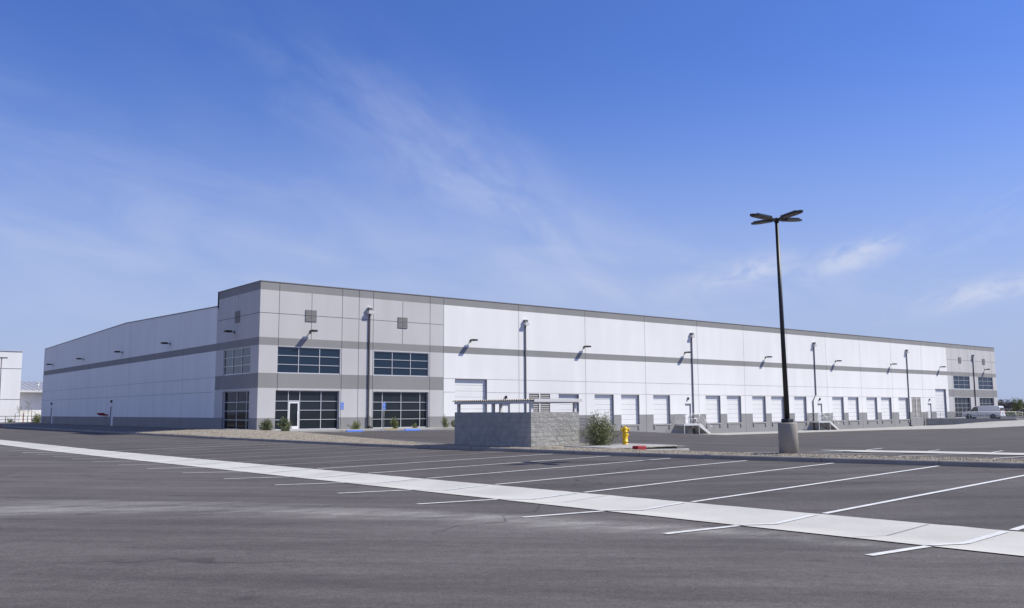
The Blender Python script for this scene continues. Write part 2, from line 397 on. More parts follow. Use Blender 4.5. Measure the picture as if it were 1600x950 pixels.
# valley gutter with a dished section
random.seed(3)
def gz(u,v): return H(u,v)+.012
mb=MB(); gus=[GN+(GF-GN)*i/12 for i in range(13)]; gvs=uniq(frange(-110,-20,.25)+frange(-20,104,1))
edge={v:(.05*(noise.noise(Vector((v*3.1,0,0)))+.6*noise.noise(Vector((v*9,3,0))))) for v in gvs}
vsl=[];fs=[]
for v in gvs:
    for i,u in enumerate(gus): vsl.append((u+(edge[v] if i==12 else 0),v,gz(u,v)))
for j in range(len(gvs)-1):
    for i in range(12): fs.append((j*13+i,j*13+i+1,(j+1)*13+i+1,(j+1)*13+i))
mb.add(vsl,fs,'concg',True); mb.build('valley_gutter',kind='structure',fix=False)
mb=MB(); v=-73.6
while v<60: ribbon(mb,[(GN+.02,v),(GF-.06,v)],.016,'concd',.018,.16); v+=6.1
mb.build('gutter_joints',kind='structure',fix=False)
# parking lines
SF={-2:(-20.2,-65.0,-16.5,-65.1,-6,-64.6),-1:(-20.13,-62.31,-16.43,-62.4,-6.4,-61.7),0:(-20.41,-59.74,-16.43,-59.71,-6.3,-59.2),1:(-20.55,-57.12,-16.81,-57.17,-6.81,-56.68),2:(-20.59,-54.36,-16.88,-54.48,-7.23,-54.08),
 3:(-20.53,-51.44,-16.93,-51.65,-7.57,-51.54),4:(-20.5,-48.49,-16.98,-48.92,-7.85,-48.95),5:(-20.54,-45.65,-16.97,-46.13,-7.95,-46.43),6:(-20.47,-42.52,-16.95,-43.18,-8.0,-43.71),
 7:(-20.47,-39.51,-16.92,-40.27,-8.05,-40.98),8:(-20.46,-36.56,-16.9,-37.3,-8.0,-38.14),9:(-20.48,-33.56,-16.9,-34.3,-7.95,-35.0),10:(-20.45,-30.6,-16.9,-31.2,-7.9,-31.96)}
for k in range(11,40): b=2.95*(k-10); SF[k]=(-20.45,-30.6+b,-16.9,-31.2+b,-7.9,-31.96+b)
for k in range(-8,-2): b=2.75*(k+2); SF[k]=(-20.2,-65+b,-16.5,-65.1+b,-5+.3*(k+2)*-1,-64.6+b)
mb=MB()
for k,(a,b,c,d,e,f) in SF.items():
    g1=(GN+.02-a)/(c-a); n=(GN+.02,b+(d-b)*g1); fr=(GF-.1,d)
    w=.26 if k==13 else .105
    ribbon(mb,[(a,b),n],w,'paint',.010,.4)
    ribbon(mb,[n,fr],w*.95,'paint',.020,.16)
    if c>a: ribbon(mb,[(GF+.12,d),(e,f)],w,'paint' if k<7 else 'paintg',.010,.4)
mb.build('parking_lines',kind='structure',fix=False)

# curbs
def curb(name,path,w=.16,h=.13,k='curb',zf=H,closed=False,step=1.0,side=1,bottom=-.3,kk=None):
    pts=[]
    for (a,b) in zip(path[:-1],path[1:]):
        n=max(1,int(math.hypot(b[0]-a[0],b[1]-a[1])/step))
        for i in range(n): pts.append((a[0]+(b[0]-a[0])*i/n,a[1]+(b[1]-a[1])*i/n))
    pts.append(path[-1]); secs=[]
    for i,p in enumerate(pts):
        a=pts[max(i-1,0)]; b=pts[min(i+1,len(pts)-1)]; dx,dy=b[0]-a[0],b[1]-a[1]; l=math.hypot(dx,dy) or 1
        nx,ny=dy/l*side,-dx/l*side
        z=zf(p[0]-nx*.05,p[1]-ny*.05)
        secs.append([(p[0]+nx*o,p[1]+ny*o,z+q) for o,q in ((0,bottom),(.0,0),(.015,h-.03),(.04,h-.006),(.06,h),(w-.02,h),(w,h-.02),(w,bottom))])
    mb=MB()
    for i,(a,b) in enumerate(zip(secs[:-1],secs[1:])):
        for j in range(7): mb.face([a[j],b[j],b[j+1],a[j+1]],kk(pts[i]) if kk else k,False)
    mb.face(secs[0],k); mb.face(list(reversed(secs[-1])),k)
    return mb.build(name,kind='structure')
cp=[(curb_u(v),v) for v in frange(-80,92,2)]
curb('curb',cp,side=1,zf=lambda u,v:H(u-.0,v),kk=lambda p:'red' if p[1]>57 else 'curb')
# dark joints in the curb face
mb=MB(); v=-78.
while v<30:
    u=curb_u(v); z=H(u,v); mb.box((u-.004,v,z+.003),(u+.17,v+.02,z+.134),'joint'); v+=3.05
mb.build('curb_joints',kind='structure')
# planter back edge
UB=[(-80,None)]
def ub(v):
    if v<-44.3: return curb_u(v)+2.15
    if v<-36: return -1.5
    return interp(v,[-36,-33,-30,-25,-18,-11,-9.5,-5,-3,-2.9,9,9.1,95],[-6.0,-5.5,-4.7,-3.5,-2.1,-.7,-.6,-1.2,-1.5,-1.5,-1.5,-.01,-.01])
def mound(u,v):
    cu=curb_u(v); t=(u-cu)/max(ub(v)-cu,.1)
    s=max(0,min(1,t)); prof=math.sin(math.pi*min(1,s*1.0))**.8 if 0<s<1 else 0
    a=interp(v,[-34,-28,-20,-12,-6,0,10],[0,.02,.10,.22,.30,.18,0])
    return a*prof
def zpl(u,v):
    cu=curb_u(v); base=H(cu-.01,v)+.115
    t=max(0,min(1,(u-cu)/max(ub(v)-cu,.1)))
    zb=H(ub(v)+.3,v)+.10 if v<-5 else -.21
    if v<-34: zb=base
    return base*(1-t)+zb*t+mound(u,v)+.025*noise.noise(Vector((u*1.3,v*1.3,0)))
def strip_mesh(name,v0,v1,st,k,n=14):
    mb=MB(); vv=frange(v0,v1,st); vsl=[];fs=[]
    for v in vv:
        a=curb_u(v)+.12; b=ub(v)-.05
        for i in range(n+1):
            u=a+(b-a)*i/n; vsl.append((u,v,zpl(u,v)))
    for j in range(len(vv)-1):
        for i in range(n): fs.append((j*(n+1)+i,j*(n+1)+i+1,(j+1)*(n+1)+i+1,(j+1)*(n+1)+i))
    mb.add(vsl,fs,k,True); return mb.build(name,kind='structure',fix=False)
strip_mesh('gravel_island',-80,-44.301,.5,'gravel',8)
strip_mesh('gravel_bed',-44.299,-36.001,.4,'gravel',14)
strip_mesh('gravel_mound',-35.999,8.99,.5,'gravel',16)
strip_mesh('gravel_verge',9.11,92,2,'gravel_shade',8)
curb('island_curb',[(ub(v),v) for v in frange(-80,-44.4,1.5)],side=-1)
curb('planter_curb',[(ub(v),v) for v in frange(-35.9,-10,1.5)]+[(-.6,-9.5)],side=-1,k='conc')
curb('island_end_curb',[(curb_u(-44.3)+2.2,-44.3),(-1.6,-44.3),(-1.5,-44.2),(-1.5,-36.0),(-6,-36)],side=1,kk=lambda p:'red' if -5.2<p[0]<-1.7 and p[1]<-44.2 and p[0]<-4.3 else 'conc',k='conc',step=.4)
# scattered stones
random.seed(11); mb=MB()
octa=[(1,0,0),(-1,0,0),(0,1,0),(0,-1,0),(0,0,1),(0,0,-1)]; of=[(0,2,4),(2,1,4),(1,3,4),(3,0,4),(2,0,5),(1,2,5),(3,1,5),(0,3,5)]
def stone(u,v,z,r):
    rx,ry,rz_=r*random.uniform(.7,1.4),r*random.uniform(.7,1.4),r*random.uniform(.5,.9); a=random.random()*6.3; c,s2=math.cos(a),math.sin(a)
    mb.add([(u+(x*c-y*s2)*rx,v+(x*s2+y*c)*ry,z+zz*rz_) for x,y,zz in octa],of,'stone')
for i in range(17000):
    r_=random.random()
    if r_<.5: v=random.uniform(-66,-36)
    else: v=random.uniform(-36,8)
    a=curb_u(v)+.16; b=ub(v)-.1
    u=random.uniform(a,b)
    if -44<v<-40.6 and u>-5.6: continue
    stone(u,v,zpl(u,v)+.005,random.uniform(.015,.04) if v<-30 else random.uniform(.02,.05))
st=mb.build('gravel_stones',fix=False); tag(st,'loose tan and grey gravel stones covering the planting beds','gravel',kind='stuff')

mb=MB(); z=zpl(-4.6,-44.6); mb.box((-4.78,-44.75,z-.3),(-4.32,-44.45,z+.09),'red'); mb.build('red_curb_end',kind='structure',bevel=.03)
# concrete pad by the hydrant
mb=MB(); mb.box((-5.3,-43.9,-.5),(-1.62,-41.3,zpl(-4,-42.5)+.03),'conc'); mb.build('concrete_pad',kind='structure',bevel=.02)
# front walk
mb=MB(); mb.box((-1.5,-3.0,-.6),(25.5,-.003,-.2),'conc'); mb.box((-1.5,0,-.6),(-.003,9,-.203),'conc'); mb.build('front_walk',kind='structure',bevel=.02)
mb=MB()
x=-1.5
while x<25: mb.box((x,-3.004,-.45),(x+.02,-.01,-.196),'joint'); x+=1.83
mb.build('walk_joints',kind='structure')
# dock apron
def zap(u,v): return H(u,v)+.02
mb=MB()
au=frange(37,107,2)
for a,b in zip(au[:-1],au[1:]):
    for v0,v1 in zip(frange(-8,0,2)[:-1],frange(-8,0,2)[1:]):
        mb.face([(a,v0,zap(a,v0)),(b,v0,zap(b,v0)),(b,v1,zap(b,v1)),(a,v1,zap(a,v1))],'conc')
mb.build('dock_apron',kind='structure',fix=False)
mb=MB()
def vlow(u): return interp(u,[80,94,118,140],[-8,-13.5,-21,-26])
def vup(u): return interp(u,[80,107,112,117,119,122,140],[-7.99,-7.99,-4.6,-9.2,-9.6,-8.5,-12])
au=frange(80,142,1)
for a,b in zip(au[:-1],au[1:]):
    for i in range(8):
        f=lambda u,t:(u,vlow(u)*(1-t)+vup(u)*t)
        q=[f(a,i/8),f(b,i/8),f(b,(i+1)/8),f(a,(i+1)/8)]
        mb.face([(x,y,zap(x,y)+.004) for x,y in q],'conc')
for a in frange(107,112,1)[:-1]:
    b=a+1
    for v0,v1 in zip(frange(-8,0,1)[:-1],frange(-8,0,1)[1:]):
        if a-107+ (v0+8)*.6 <6: mb.face([(a,v0,zap(a,v0)),(b,v0,zap(b,v0)),(b,v1,zap(b,v1)),(a,v1,zap(a,v1))],'conc')
mb.build('drive_apron',kind='structure',fix=False)
# court gutter and its lines
mb=MB(); cgv=frange(-84,-42.8,.5); vsl=[];fs=[]
def cgu(v,t): c=interp(v,[-84,-60,-51.5,-46,-44.3,-42.8],[11,11,11.1,11.7,11.3,10.2]); w=interp(v,[-84,-44.5,-42.8],[2.3,2.3,.3]); return c+(t-.5)*w
for v in cgv:
    for i in range(11): u=cgu(v,i/10); vsl.append((u,v,H(u,v)+.03))
for j in range(len(cgv)-1):
    for i in range(10): fs.append((j*11+i,j*11+i+1,(j+1)*11+i+1,(j+1)*11+i))
mb.add(vsl,fs,'concg',True); mb.build('court_gutter',kind='structure',fix=False)
mb=MB(); 
for k in range(9):
    v=-44.1-2.95*k
    ribbon(mb,[(12.6,v+.3),(15.2,v+.9)],.12,'paint',.02,.5)
    ribbon(mb,[(-3.6,v-3.0),(9.9,v)],.12,'paint',.02,.5)
mb.build('court_lines',kind='structure',fix=False)
# visitor stall lines
mb=MB()
for u in (4.4,13.9,16.6): ribbon(mb,[(u,-8.6),(u,-3.2)],.11,'paint',.012,.5)
for u in (8.4,11.4): ribbon(mb,[(u,-8.6),(u,-3.2)],.11,'bpaint',.012,.5)
for i in range(5): ribbon(mb,[(8.5+.1,-8+i*1.1),(11.3,-7+i*1.1)],.1,'bpaint',.016,.4)
mb.build('visitor_stall_lines',kind='structure',fix=False)
mb=MB(); mb.box((9.8,-3.02,-.37),(11.0,-1.9,-.192),'ypaint'); mb.build('yellow_ramp_patch',kind='structure')

# ------------------------------------------------------------ warehouse
BL=133.1; BD=74.6; HP=11.6; TW=17.7; TX=115.4; TV_=9.0
wh=thing('warehouse','very long white and grey concrete warehouse with grey towers at its ends','warehouse')
zl=dict(base=.77,j1=2.96,j2=4.2,m0=3.13,m1=4.32,b0=6.53,b1=7.16,tj=9.1,s=10.95)
front=[]   # openings: a0,a1,z0,z1,type
front+= [(1.5,7.17,-.19,2.97,'shop'),(10.38,16.08,-.19,2.95,'shop'),(1.56,7.18,4.325,6.47,'win'),(10.4,16.06,4.325,6.42,'win')]
front+= [(117.3,123.0,-.19,3.05,'shop'),(126.2,131.7,-.19,3.05,'shop'),(117.3,123.05,4.40,6.52,'win'),(126.15,131.7,4.40,6.52,'win')]
docks=[(31.78,34.58),(36.83,39.65),(40.78,43.6),(45.85,48.63),(54.89,57.62),(58.83,61.6),(63.86,66.6),(67.78,70.6),(72.8,75.54),(81.7,84.52),(85.62,88.36),(90.5,93.36),(94.5,97.4),(99.45,102.3)]
front+=[(a,b,-.27,2.9,'dock') for a,b in docks]
front+=[(18.97,22.7,-.22,4.19,'dock'),(111.0,114.5,-.2,4.33,'dock'),(27.86,30.63,-.0,2.9,'louver'),(103.35,106.1,-.02,2.95,'louver')]
mans=[(24.45,25.45,-.2,1.9),(51.2,52.2,-.27,1.9),(78.1,79.15,-.27,1.95),(108.3,109.4,-.2,2.0)]
front+=[(a,b,c,d,'man') for a,b,c,d in mans]
fj=[1.62,7.3,8.9,10.3,16.2,17.7,26.62,35.58,44.7,53.65,62.46,71.6,80.63,89.3,97.9,107.0,115.4,116.9,122.8,124.2,125.6,131.5]
fh=[(4.48,),(13.28,),(119.85,),(128.65,)]
def in_t(a): return a<TW or a>TX
def fmat(a,z):
    if z>zl['s'] : return 'band'
    if zl['b0']<z<zl['b1']: return 'band'
    if z<zl['base']: return 'mgrey'
    if in_t(a):
        if zl['m0']<z<zl['m1']: return 'band'
        return 'lgrey'
    return 'white'
JW=.045
def wall(mb,P,a0,a1,z0,z1,opens,vj,hj,fm,halfj=(),jd=.02,rd=.3,split=()):
    A=[a0,a1]+[x for o in opens for x in o[:2]]; Z=[z0,z1]+[x for o in opens for x in o[2:4]]+list(split)
    for j in vj: A+=[j-JW/2,j+JW/2]
    for j,lo,hi in halfj: A+=[j-JW/2,j+JW/2]
    for z,lo,hi in hj: Z+=[z-JW/2,z+JW/2]; A+=[lo,hi]
    A=sorted(x for x in A if a0<=x<=a1); Z=sorted(x for x in Z if z0<=x<=z1)
    A=[x for i,x in enumerate(A) if i==0 or x-A[i-1]>1e-4]; Z=[x for i,x in enumerate(Z) if i==0 or x-Z[i-1]>1e-4]
    na,nz=len(A)-1,len(Z)-1; D=[[0]*nz for _ in range(na)]; Mt=[[None]*nz for _ in range(na)]
    for i in range(na):
        a=(A[i]+A[i+1])/2
        for j in range(nz):
            z=(Z[j]+Z[j+1])/2; d=0; m=fm(a,z)
            if any(abs(a-x)<JW/2 for x in vj): d=jd
            if any(abs(a-x)<JW/2 and lo<z<hi for x,lo,hi in halfj): d=jd
            if any(abs(z-x)<JW/2 and lo<a<hi for x,lo,hi in hj): d=jd
            if d: m='wjoint' if m=='white' and not any(abs(a-x)<JW/2 for x in vj) else 'joint'
            for o in opens:
                if o[0]<a<o[1] and o[2]<z<o[3]: d=rd
            D[i][j]=d; Mt[i][j]=m
    def q(p,k): mb.face(p,k)
    for i in range(na):
        for j in range(nz):
            d=D[i][j]; k=Mt[i][j]
            if d<rd: q([P(A[i],Z[j],d),P(A[i+1],Z[j],d),P(A[i+1],Z[j+1],d),P(A[i],Z[j+1],d)],k)
            if i+1<na and D[i+1][j]!=d:
                kk=Mt[i][j] if d<D[i+1][j] else Mt[i+1][j]
                if max(d,D[i+1][j])==rd and kk in('white','mgrey'): kk='reveal_shade'
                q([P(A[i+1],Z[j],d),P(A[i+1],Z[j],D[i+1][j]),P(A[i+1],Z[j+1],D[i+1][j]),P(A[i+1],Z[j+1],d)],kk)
            if j+1<nz and D[i][j+1]!=d:
                kk=Mt[i][j] if d<D[i][j+1] else Mt[i][j+1]
                if max(d,D[i][j+1])==rd and kk in('white','mgrey'): kk='reveal_shade'
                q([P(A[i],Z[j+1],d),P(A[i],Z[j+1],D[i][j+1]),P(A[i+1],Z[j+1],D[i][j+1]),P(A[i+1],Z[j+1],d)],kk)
PF=lambda a,z,d:(a,d,z)
PL=lambda a,z,d:(d,a,z)
mb=MB()
hj=[(4.2,17.7,115.4),(2.96,17.7,115.4),(9.1,0,17.7),(9.1,115.4,133.1)]
wall(mb,PF,0,BL,-2.2,HP,front,fj,hj,fmat,[(4.48,7.16,10.95),(13.28,7.16,10.95),(119.85,7.16,10.95),(128.65,7.16,10.95)],split=[zl[k] for k in ('base','m0','m1','b0','b1','s')])
mb.build('front_wall',wh,fix=False)
left=[(1.62,7.25,-.19,2.97,'shop'),(1.62,7.3,4.325,6.48,'win'),(39.3,40.45,-.22,1.9,'man'),(67.9,69.0,-.22,1.9,'man')]
def lmat(a,z):
    if z>zl['s']: return 'band'
    if zl['b0']<z<zl['b1']: return 'band'
    if z<zl['base']: return 'mgrey'
    if a<TV_: return 'band' if zl['m0']<z<zl['m1'] else 'lgrey'
    return 'white'
mb=MB()
wall(mb,PL,0,TV_,-2.2,HP,left[:2],[],[(9.1,0,9.0)],lmat,[(4.4,7.16,10.95)],split=[zl[k] for k in ('base','m0','m1','b0','b1','s')])
mb.build('side_tower_wall',wh,fix=False)
mb=MB(); LV=.06
wall(mb,lambda a,z,d:(d+LV,a,z),TV_,BD,-2.2,10.29,left[2:],[17.3,25.6,33.8,42,50.2,58.4,66.6],[(4.25,9,74.6),(2.97,9,74.6)],lmat,split=[.77,6.53,7.16])
for v0,v1,h0,h1 in ((9,35.9,10.38,11.02),(35.9,74.6,11.02,10.29)):
    mb.face([(LV,v0,10.29),(LV,v1,10.29),(LV,v1,h1),(LV,v0,h0)],'white')
mb.build('side_wall',wh,fix=False)
mb=MB()
mb.box((.0,TV_-.3,10.2),(9,TV_,HP),'lgrey')                       # tower return above the side roof
mb.box((0.02,BD-.3,-2.2),(BL,BD,10.3),'white'); mb.box((BL-.3,.31,-2.2),(BL,BD-.31,10.4),'white'); mb.box((BL-.3,0.302,10.4),(BL,9,HP),'lgrey')
mb.build('rear_wall',wh)
mb=MB()
mb.face([(.3,.3,10.0),(BL-.3,.3,10.0),(BL-.3,35.9,10.7),(.3,35.9,10.7)],'roofm'); mb.face([(.3,35.9,10.7),(BL-.3,35.9,10.7),(BL-.3,BD-.3,10.0),(.3,BD-.3,10.0)],'roofm')
mb.box((.305,.301,10.7),(BL-.305,.32,HP-.002),'band')
mb.build('roof',wh)
mb=MB()
mb.box((-.03,-.03,HP),(BL+.03,.30,HP+.07),'cap'); mb.box((-.03,.301,HP),(.28,TV_+.02,HP+.07),'cap')
def capseg(v0,v1,h0,h1):
    x0,x1=LV-.03,.35
    vs_=[(x0,v0,h0),(x1,v0,h0),(x1,v1,h1),(x0,v1,h1)]; up_=[(x,y,z+.09) for x,y,z in vs_]
    mb.add(vs_+up_,[(0,1,2,3),(4,7,6,5),(0,4,5,1),(2,6,7,3),(0,3,7,4),(1,5,6,2)],'cap')
capseg(9.03,35.9,10.38,11.02); capseg(35.9,74.63,11.02,10.29)
mb.build('parapet_cap',wh)
# inside darkness behind glass is opaque tinted glass; frames and panes
def pbox(mb,P,a0,a1,z0,z1,d0,d1,k):
    p=P(a0,z0,d0); q=P(a1,z1,d1); mb.box(tuple(min(x,y) for x,y in zip(p,q)),tuple(max(x,y) for x,y in zip(p,q)),k)
def glazing(name,P,o,ma,mz,rec,gk,door=None,fw_=.055):
    a0,a1,z0,z1=o[:4]
    f=MB()
    pbox(f,P,a0,a1,z1-fw_,z1,rec-.06,rec+.06,'frame'); pbox(f,P,a0,a1,z0,z0+fw_*1.3,rec-.07,rec+.06,'frame')
    pbox(f,P,a0,a0+fw_,z0+fw_*1.3,z1-fw_,rec-.06,rec+.06,'frame'); pbox(f,P,a1-fw_,a1,z0+fw_*1.3,z1-fw_,rec-.06,rec+.06,'frame')
    for m in ma: pbox(f,P,m-fw_/2,m+fw_/2,z0+fw_*1.3,z1-fw_,rec-.057,rec+.057,'frame')
    for m in mz:
        if door and m<2.0:
            segs=[(a0+fw_,door[0]-.02),(door[1]+.02,a1-fw_)]
        else: segs=[(a0+fw_,a1-fw_)]
        for s0,s1 in segs: pbox(f,P,s0,s1,m-fw_*.4,m+fw_*.4,rec-.054,rec+.054,'frame')
    if door: pbox(f,P,door[0],door[1],2.06,2.16,rec-.062,rec+.05,'frame')
    fo=f.build(name,wh)
    g=MB(); 
    ea=[a0+.01]+sorted(ma)+[a1-.01]; ez=[z0+.01]+sorted(mz)+[z1-.01]
    random.seed(int(a0*10)+7)
    for i in range(len(ea)-1):
        for j in range(len(ez)-1):
            t=[random.uniform(-.0012,.0012) for _ in range(2)]
            pts=[P(ea[i],ez[j],rec+t[0]+t[1]),P(ea[i+1],ez[j],rec-t[0]+t[1]),P(ea[i+1],ez[j+1],rec-t[0]-t[1]),P(ea[i],ez[j+1],rec+t[0]-t[1])]
            g.face(pts,gk)
    g.build('glass',fo,fix=False)
    # floor/backing so that nothing shows between glass and wall
    return fo
for o in front:
    a0,a1,z0,z1,t=o
    far=a0>100
    if t=='win':
        w=(a1-a0)/3; h=(z1-z0)/3
        glazing('window',PF,o,[a0+w,a0+2*w],[z0+h,z0+2*h],.12,'glassd')
    if t=='shop':
        if not far and a0<5: glazing('shopfront',PF,o,[2.68,3.67,5.57],[2.1,1.37,.61],.24,'glass',door=(2.715,3.635))
        elif not far: glazing('shopfront',PF,o,[11.4,13.3,15.28],[2.04,1.33,.58],.24,'glass')
        else: w=(a1-a0)/4; glazing('shopfront',PF,o,[a0+w,a0+2*w,a0+3*w],[2.1,1.37,.61],.24,'glass')
o=left[1]; w=(o[1]-o[0])/3; h=(o[3]-o[2])/3; glazing('window',PL,o,[o[0]+w,o[0]+2*w],[o[2]+h,o[2]+2*h],.12,'glassl')
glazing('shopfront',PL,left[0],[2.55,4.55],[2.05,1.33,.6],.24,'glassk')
# glass entrance door
f=MB(); y0,y1=.19,.25
f.box((2.73,y0,-.18),(2.83,y1,2.05),'door'); f.box((3.52,y0,-.18),(3.62,y1,2.05),'door'); f.box((2.83,y0,1.93),(3.52,y1,2.05),'door'); f.box((2.83,y0,-.18),(3.52,y1,.10),'door')
d=f.build('entrance_door',wh)
f=MB(); f.tube([(3.48,.14,.75),(3.48,.14,1.25)],.015,'frame'); f.tube([(3.48,.14,.8),(3.48,.2,.8)],.01,'frame'); f.tube([(3.48,.14,1.2),(3.48,.2,1.2)],.01,'frame'); f.build('handle',d)
# dock doors
for o in front:
    a0,a1,z0,z1,t=o
    if t=='dock':
        f=MB(); f.box((a0+.0,.29,z0),(a1,.33,z1),'doorl'); n=int(round((z1-z0)/.53)); hh=(z1-z0)/n
        for i in range(n):
            f.box((a0+.015,.245,z0+i*hh+.012),(a1-.015,.288,z0+(i+1)*hh-.014),'door')
            f.box((a0+.2,.237,z0+i*hh+hh*.48),(a1-.2,.2448,z0+i*hh+hh*.52),'door')
        if z0<-.25:
            f.box((a0-.05,-.05,z0-.14),(a1+.05,-.001,z0-.01),'conc')
            for q in (a0+.02,a1-.27): f.box((q,-.09,z0-.50),(q+.25,-.0012,z0-.15),'band')
        f.build('dock_door' if z0<-.25 else 'roll_up_door',wh)
    if t=='man':
        f=MB(); f.box((a0,.10,z0),(a1,.16,z1),'door'); f.box((a0-.05,-.012,z1),(a1+.05,.1,z1+.06),'plast')
        f.box((a1-.012,-.006,z0),(a1+.02,.099,z1),'band')
        p=f.build('service_door',wh)
        f=MB(); f.box((a0+.08,.05,z0+1.0),(a0+.2,.0995,z0+1.07),'plast'); f.build('handle',p)
        f=MB(); f.box(((a0+a1)/2-.08,-.16,z1+.5),((a0+a1)/2+.08,-.001,z1+.78),'black'); f.build('door_lamp',wh,bevel=.01)
    if t=='louver':
        f=MB(); f.box((a0,.14,z0),(a1,.2,z1),'louver'); n=16; hh=(z1-z0)/n
        for i in range(n):
            z=z0+i*hh; vs_=[(a0,.02,z),(a1,.02,z),(a1,.13,z+hh*.8),(a0,.13,z+hh*.8)]
            f.face(vs_,'louver'); f.box((a0,.015,z-.02),(a1,.03,z+.012),'louver')
        f.box(((a0+a1)/2-.07,-.02,z0),((a0+a1)/2+.07,.019,z1),'door'); f.build('louver_panel',wh,fix=False)
for o in left[2:]:
    a0,a1,z0,z1,t=o
    f=MB(); f.box((.16,a0,z0),(.22,a1,z1),'door'); f.build('service_door',wh)
    f=MB(); f.box((-.12,(a0+a1)/2-.1,2.35),(.058,(a0+a1)/2+.1,2.65),'black'); f.build('door_lamp',wh,bevel=.01)
# square vents on the towers
for (P,a,z) in [(PF,4.42,9.09),(PF,13.28,9.03),(PF,119.9,9.1),(PF,128.6,9.1),(PL,4.45,9.1)]:
    f=MB(); 
    for sx in (-.49,.02):
        for sz in (-.48,.02): pbox(f,P,a+sx,a+sx+.47,z+sz,z+sz+.46,-.05,-.001,'vent')
    for i in range(8): pbox(f,P,a-.48,a+.48,z-.46+i*.12,z-.46+i*.12+.03,-.062,-.0505,'vent')
    f.build('vent',wh)
# wall lamps
def wall_lamp(P,a,z):
    f=MB(); pbox(f,P,a-.07,a+.07,z-.12,z+.1,-.05,-.001,'black'); pbox(f,P,a-.03,a+.03,z-.03,z+.03,-.35,-.05,'black')
    o=f.build('wall_lamp',wh)
    f=MB(); pbox(f,P,a-.24,a+.24,z-.05,z+.11,-.85,-.3,'black'); f.build('lamp_head',o,bevel=.02)
    f=MB(); pbox(f,P,a-.13,a+.13,z-.06,z-.0505,-.8,-.4,'lens'); f.build('lens',o)
for a in (4.4,20.75,35.4,51.4,66.9,82.9,97.8,113.0,128.8): wall_lamp(PF,a,7.78)
for a in (5.0,21.1,36.7,53,69.2): wall_lamp(PL if a<9 else (lambda a,z,d:(d+LV,a,z)),a,7.88)
# downpipes with leader heads
for a,z0,k in ((9.9,-.2,'pipet'),(27.42,-.4,'pipe'),(52.6,-1.55,'pipe'),(77.75,-1.5,'pipe'),(102.5,-1.42,'pipe'),(124.6,-.2,'pipet')):
    f=MB(); w=.055
    if a==77.75:
        f.box((a-w,-.12,3.1),(a+w,-.02,9.6),k); f.tube([(a,-.07,3.15),(77.0,-.07,2.4)],.05,k,6); f.box((77-w,-.12,z0+.1),(77+w,-.02,2.42),k)
    else: f.box((a-w,-.12,z0+.25),(a+w,-.02,9.6),k)
    b_=77. if a==77.75 else a
    f.box((b_-.08,-.16,z0),(b_+.08,-.02,z0+1.1),'pipet')
    f.tube([(b_,-.12,z0+.2),(b_+.25,-.4,z0+.06)],.08,'pipet',8)
    p=f.build('downpipe',wh)
    f=MB(); f.box((a-.24,-.38,9.58),(a+.24,-.02,9.86),'beam'); f.box((a-.17,-.28,9.86),(a+.17,-.02,10.1),'joint'); f.box((a-.2,-.3,10.1),(a+.2,-.02,10.16),'beam')
    f.build('leader_head',p,bevel=.01)
# red fire connection on the shaded side
f=MB(); f.tube([(-.25,41.0,1.0),(-.25,43.6,1.0)],.08,'red',10)
for i in range(4):
    v=41.3+i*.68; f.tube([(LV,v,1.0),(-.25,v,1.0)],.07,'red',8); f.tube([(-.25,v,1.0),(-.5,v,1.15)],.10,'red',10); f.lathe([(0,-.02),(.13,0),(.13,.06),(0,.08)],'red',(-.5,v,1.13),12)
f.build('fire_connection',wh)
# access signs
def access_sign(mb,x,y,z0,s=1.0):
    w=.15*s
    mb.box((x-w,y-.012,z0+.22),(x+w,y,z0+.58),'bpaint'); mb.box((x-w,y-.012,z0),(x+w,y,z0+.19),'bpaint')
    f=y-.0125
    def bar(a,b,t):
        d=Vector((b[0]-a[0],0,b[1]-a[1])); n=Vector((-d.z,0,d.x)).normalized()*t
        p=[Vector((x+a[0],f-.002,z0+.40+a[1])),Vector((x+b[0],f-.002,z0+.40+b[1]))]
        mb.face([p[0]+n,p[1]+n,p[1]-n,p[0]-n],'paint')
    bar((-.03,.08),(-.03,-.03),.014); bar((-.03,-.03),(.045,-.03),.014); bar((.045,-.03),(.07,-.10),.013); bar((-.03,.03),(.04,.03),.010); bar((.07,-.10),(.10,-.09),.010)
    c=[(x-.03+.022*math.cos(a),f-.002,z0+.515+.022*math.sin(a)) for a in [i*.628 for i in range(10)]]; mb.face(c,'paint')
    for i in range(10):
        a0=R(150+i*22); a1=R(150+(i+1)*22); r0,r1=.062,.078
        mb.face([(x-.01+r*math.cos(a),f-.002,z0+.36+r*math.sin(a)) for r,a in ((r0,a0),(r1,a0),(r1,a1),(r0,a1))],'paint')
    for i in range(3): mb.box((x-w+.04,f-.003,z0+.04+i*.05),(x+w-.04-.03*(i%2),f,z0+.055+i*.05),'paint')
f=MB(); access_sign(f,7.42,-.002,1.42,1.05); tag(f.build('access_sign',fix=False),'blue wheelchair access sign fixed to the wall right of the entrance glazing','sign')
t=thing('access_sign','blue wheelchair access sign on a thin post before the second shopfront','sign',(9.9,-2.6,-.2))
f=MB(); f.tube([(0,0,0),(0,0,2.25)],.025,'galv'); f.build('post',t)
f=MB(); access_sign(f,0,-.03,1.58,1.0); f.build('sign_plate',t,fix=False)

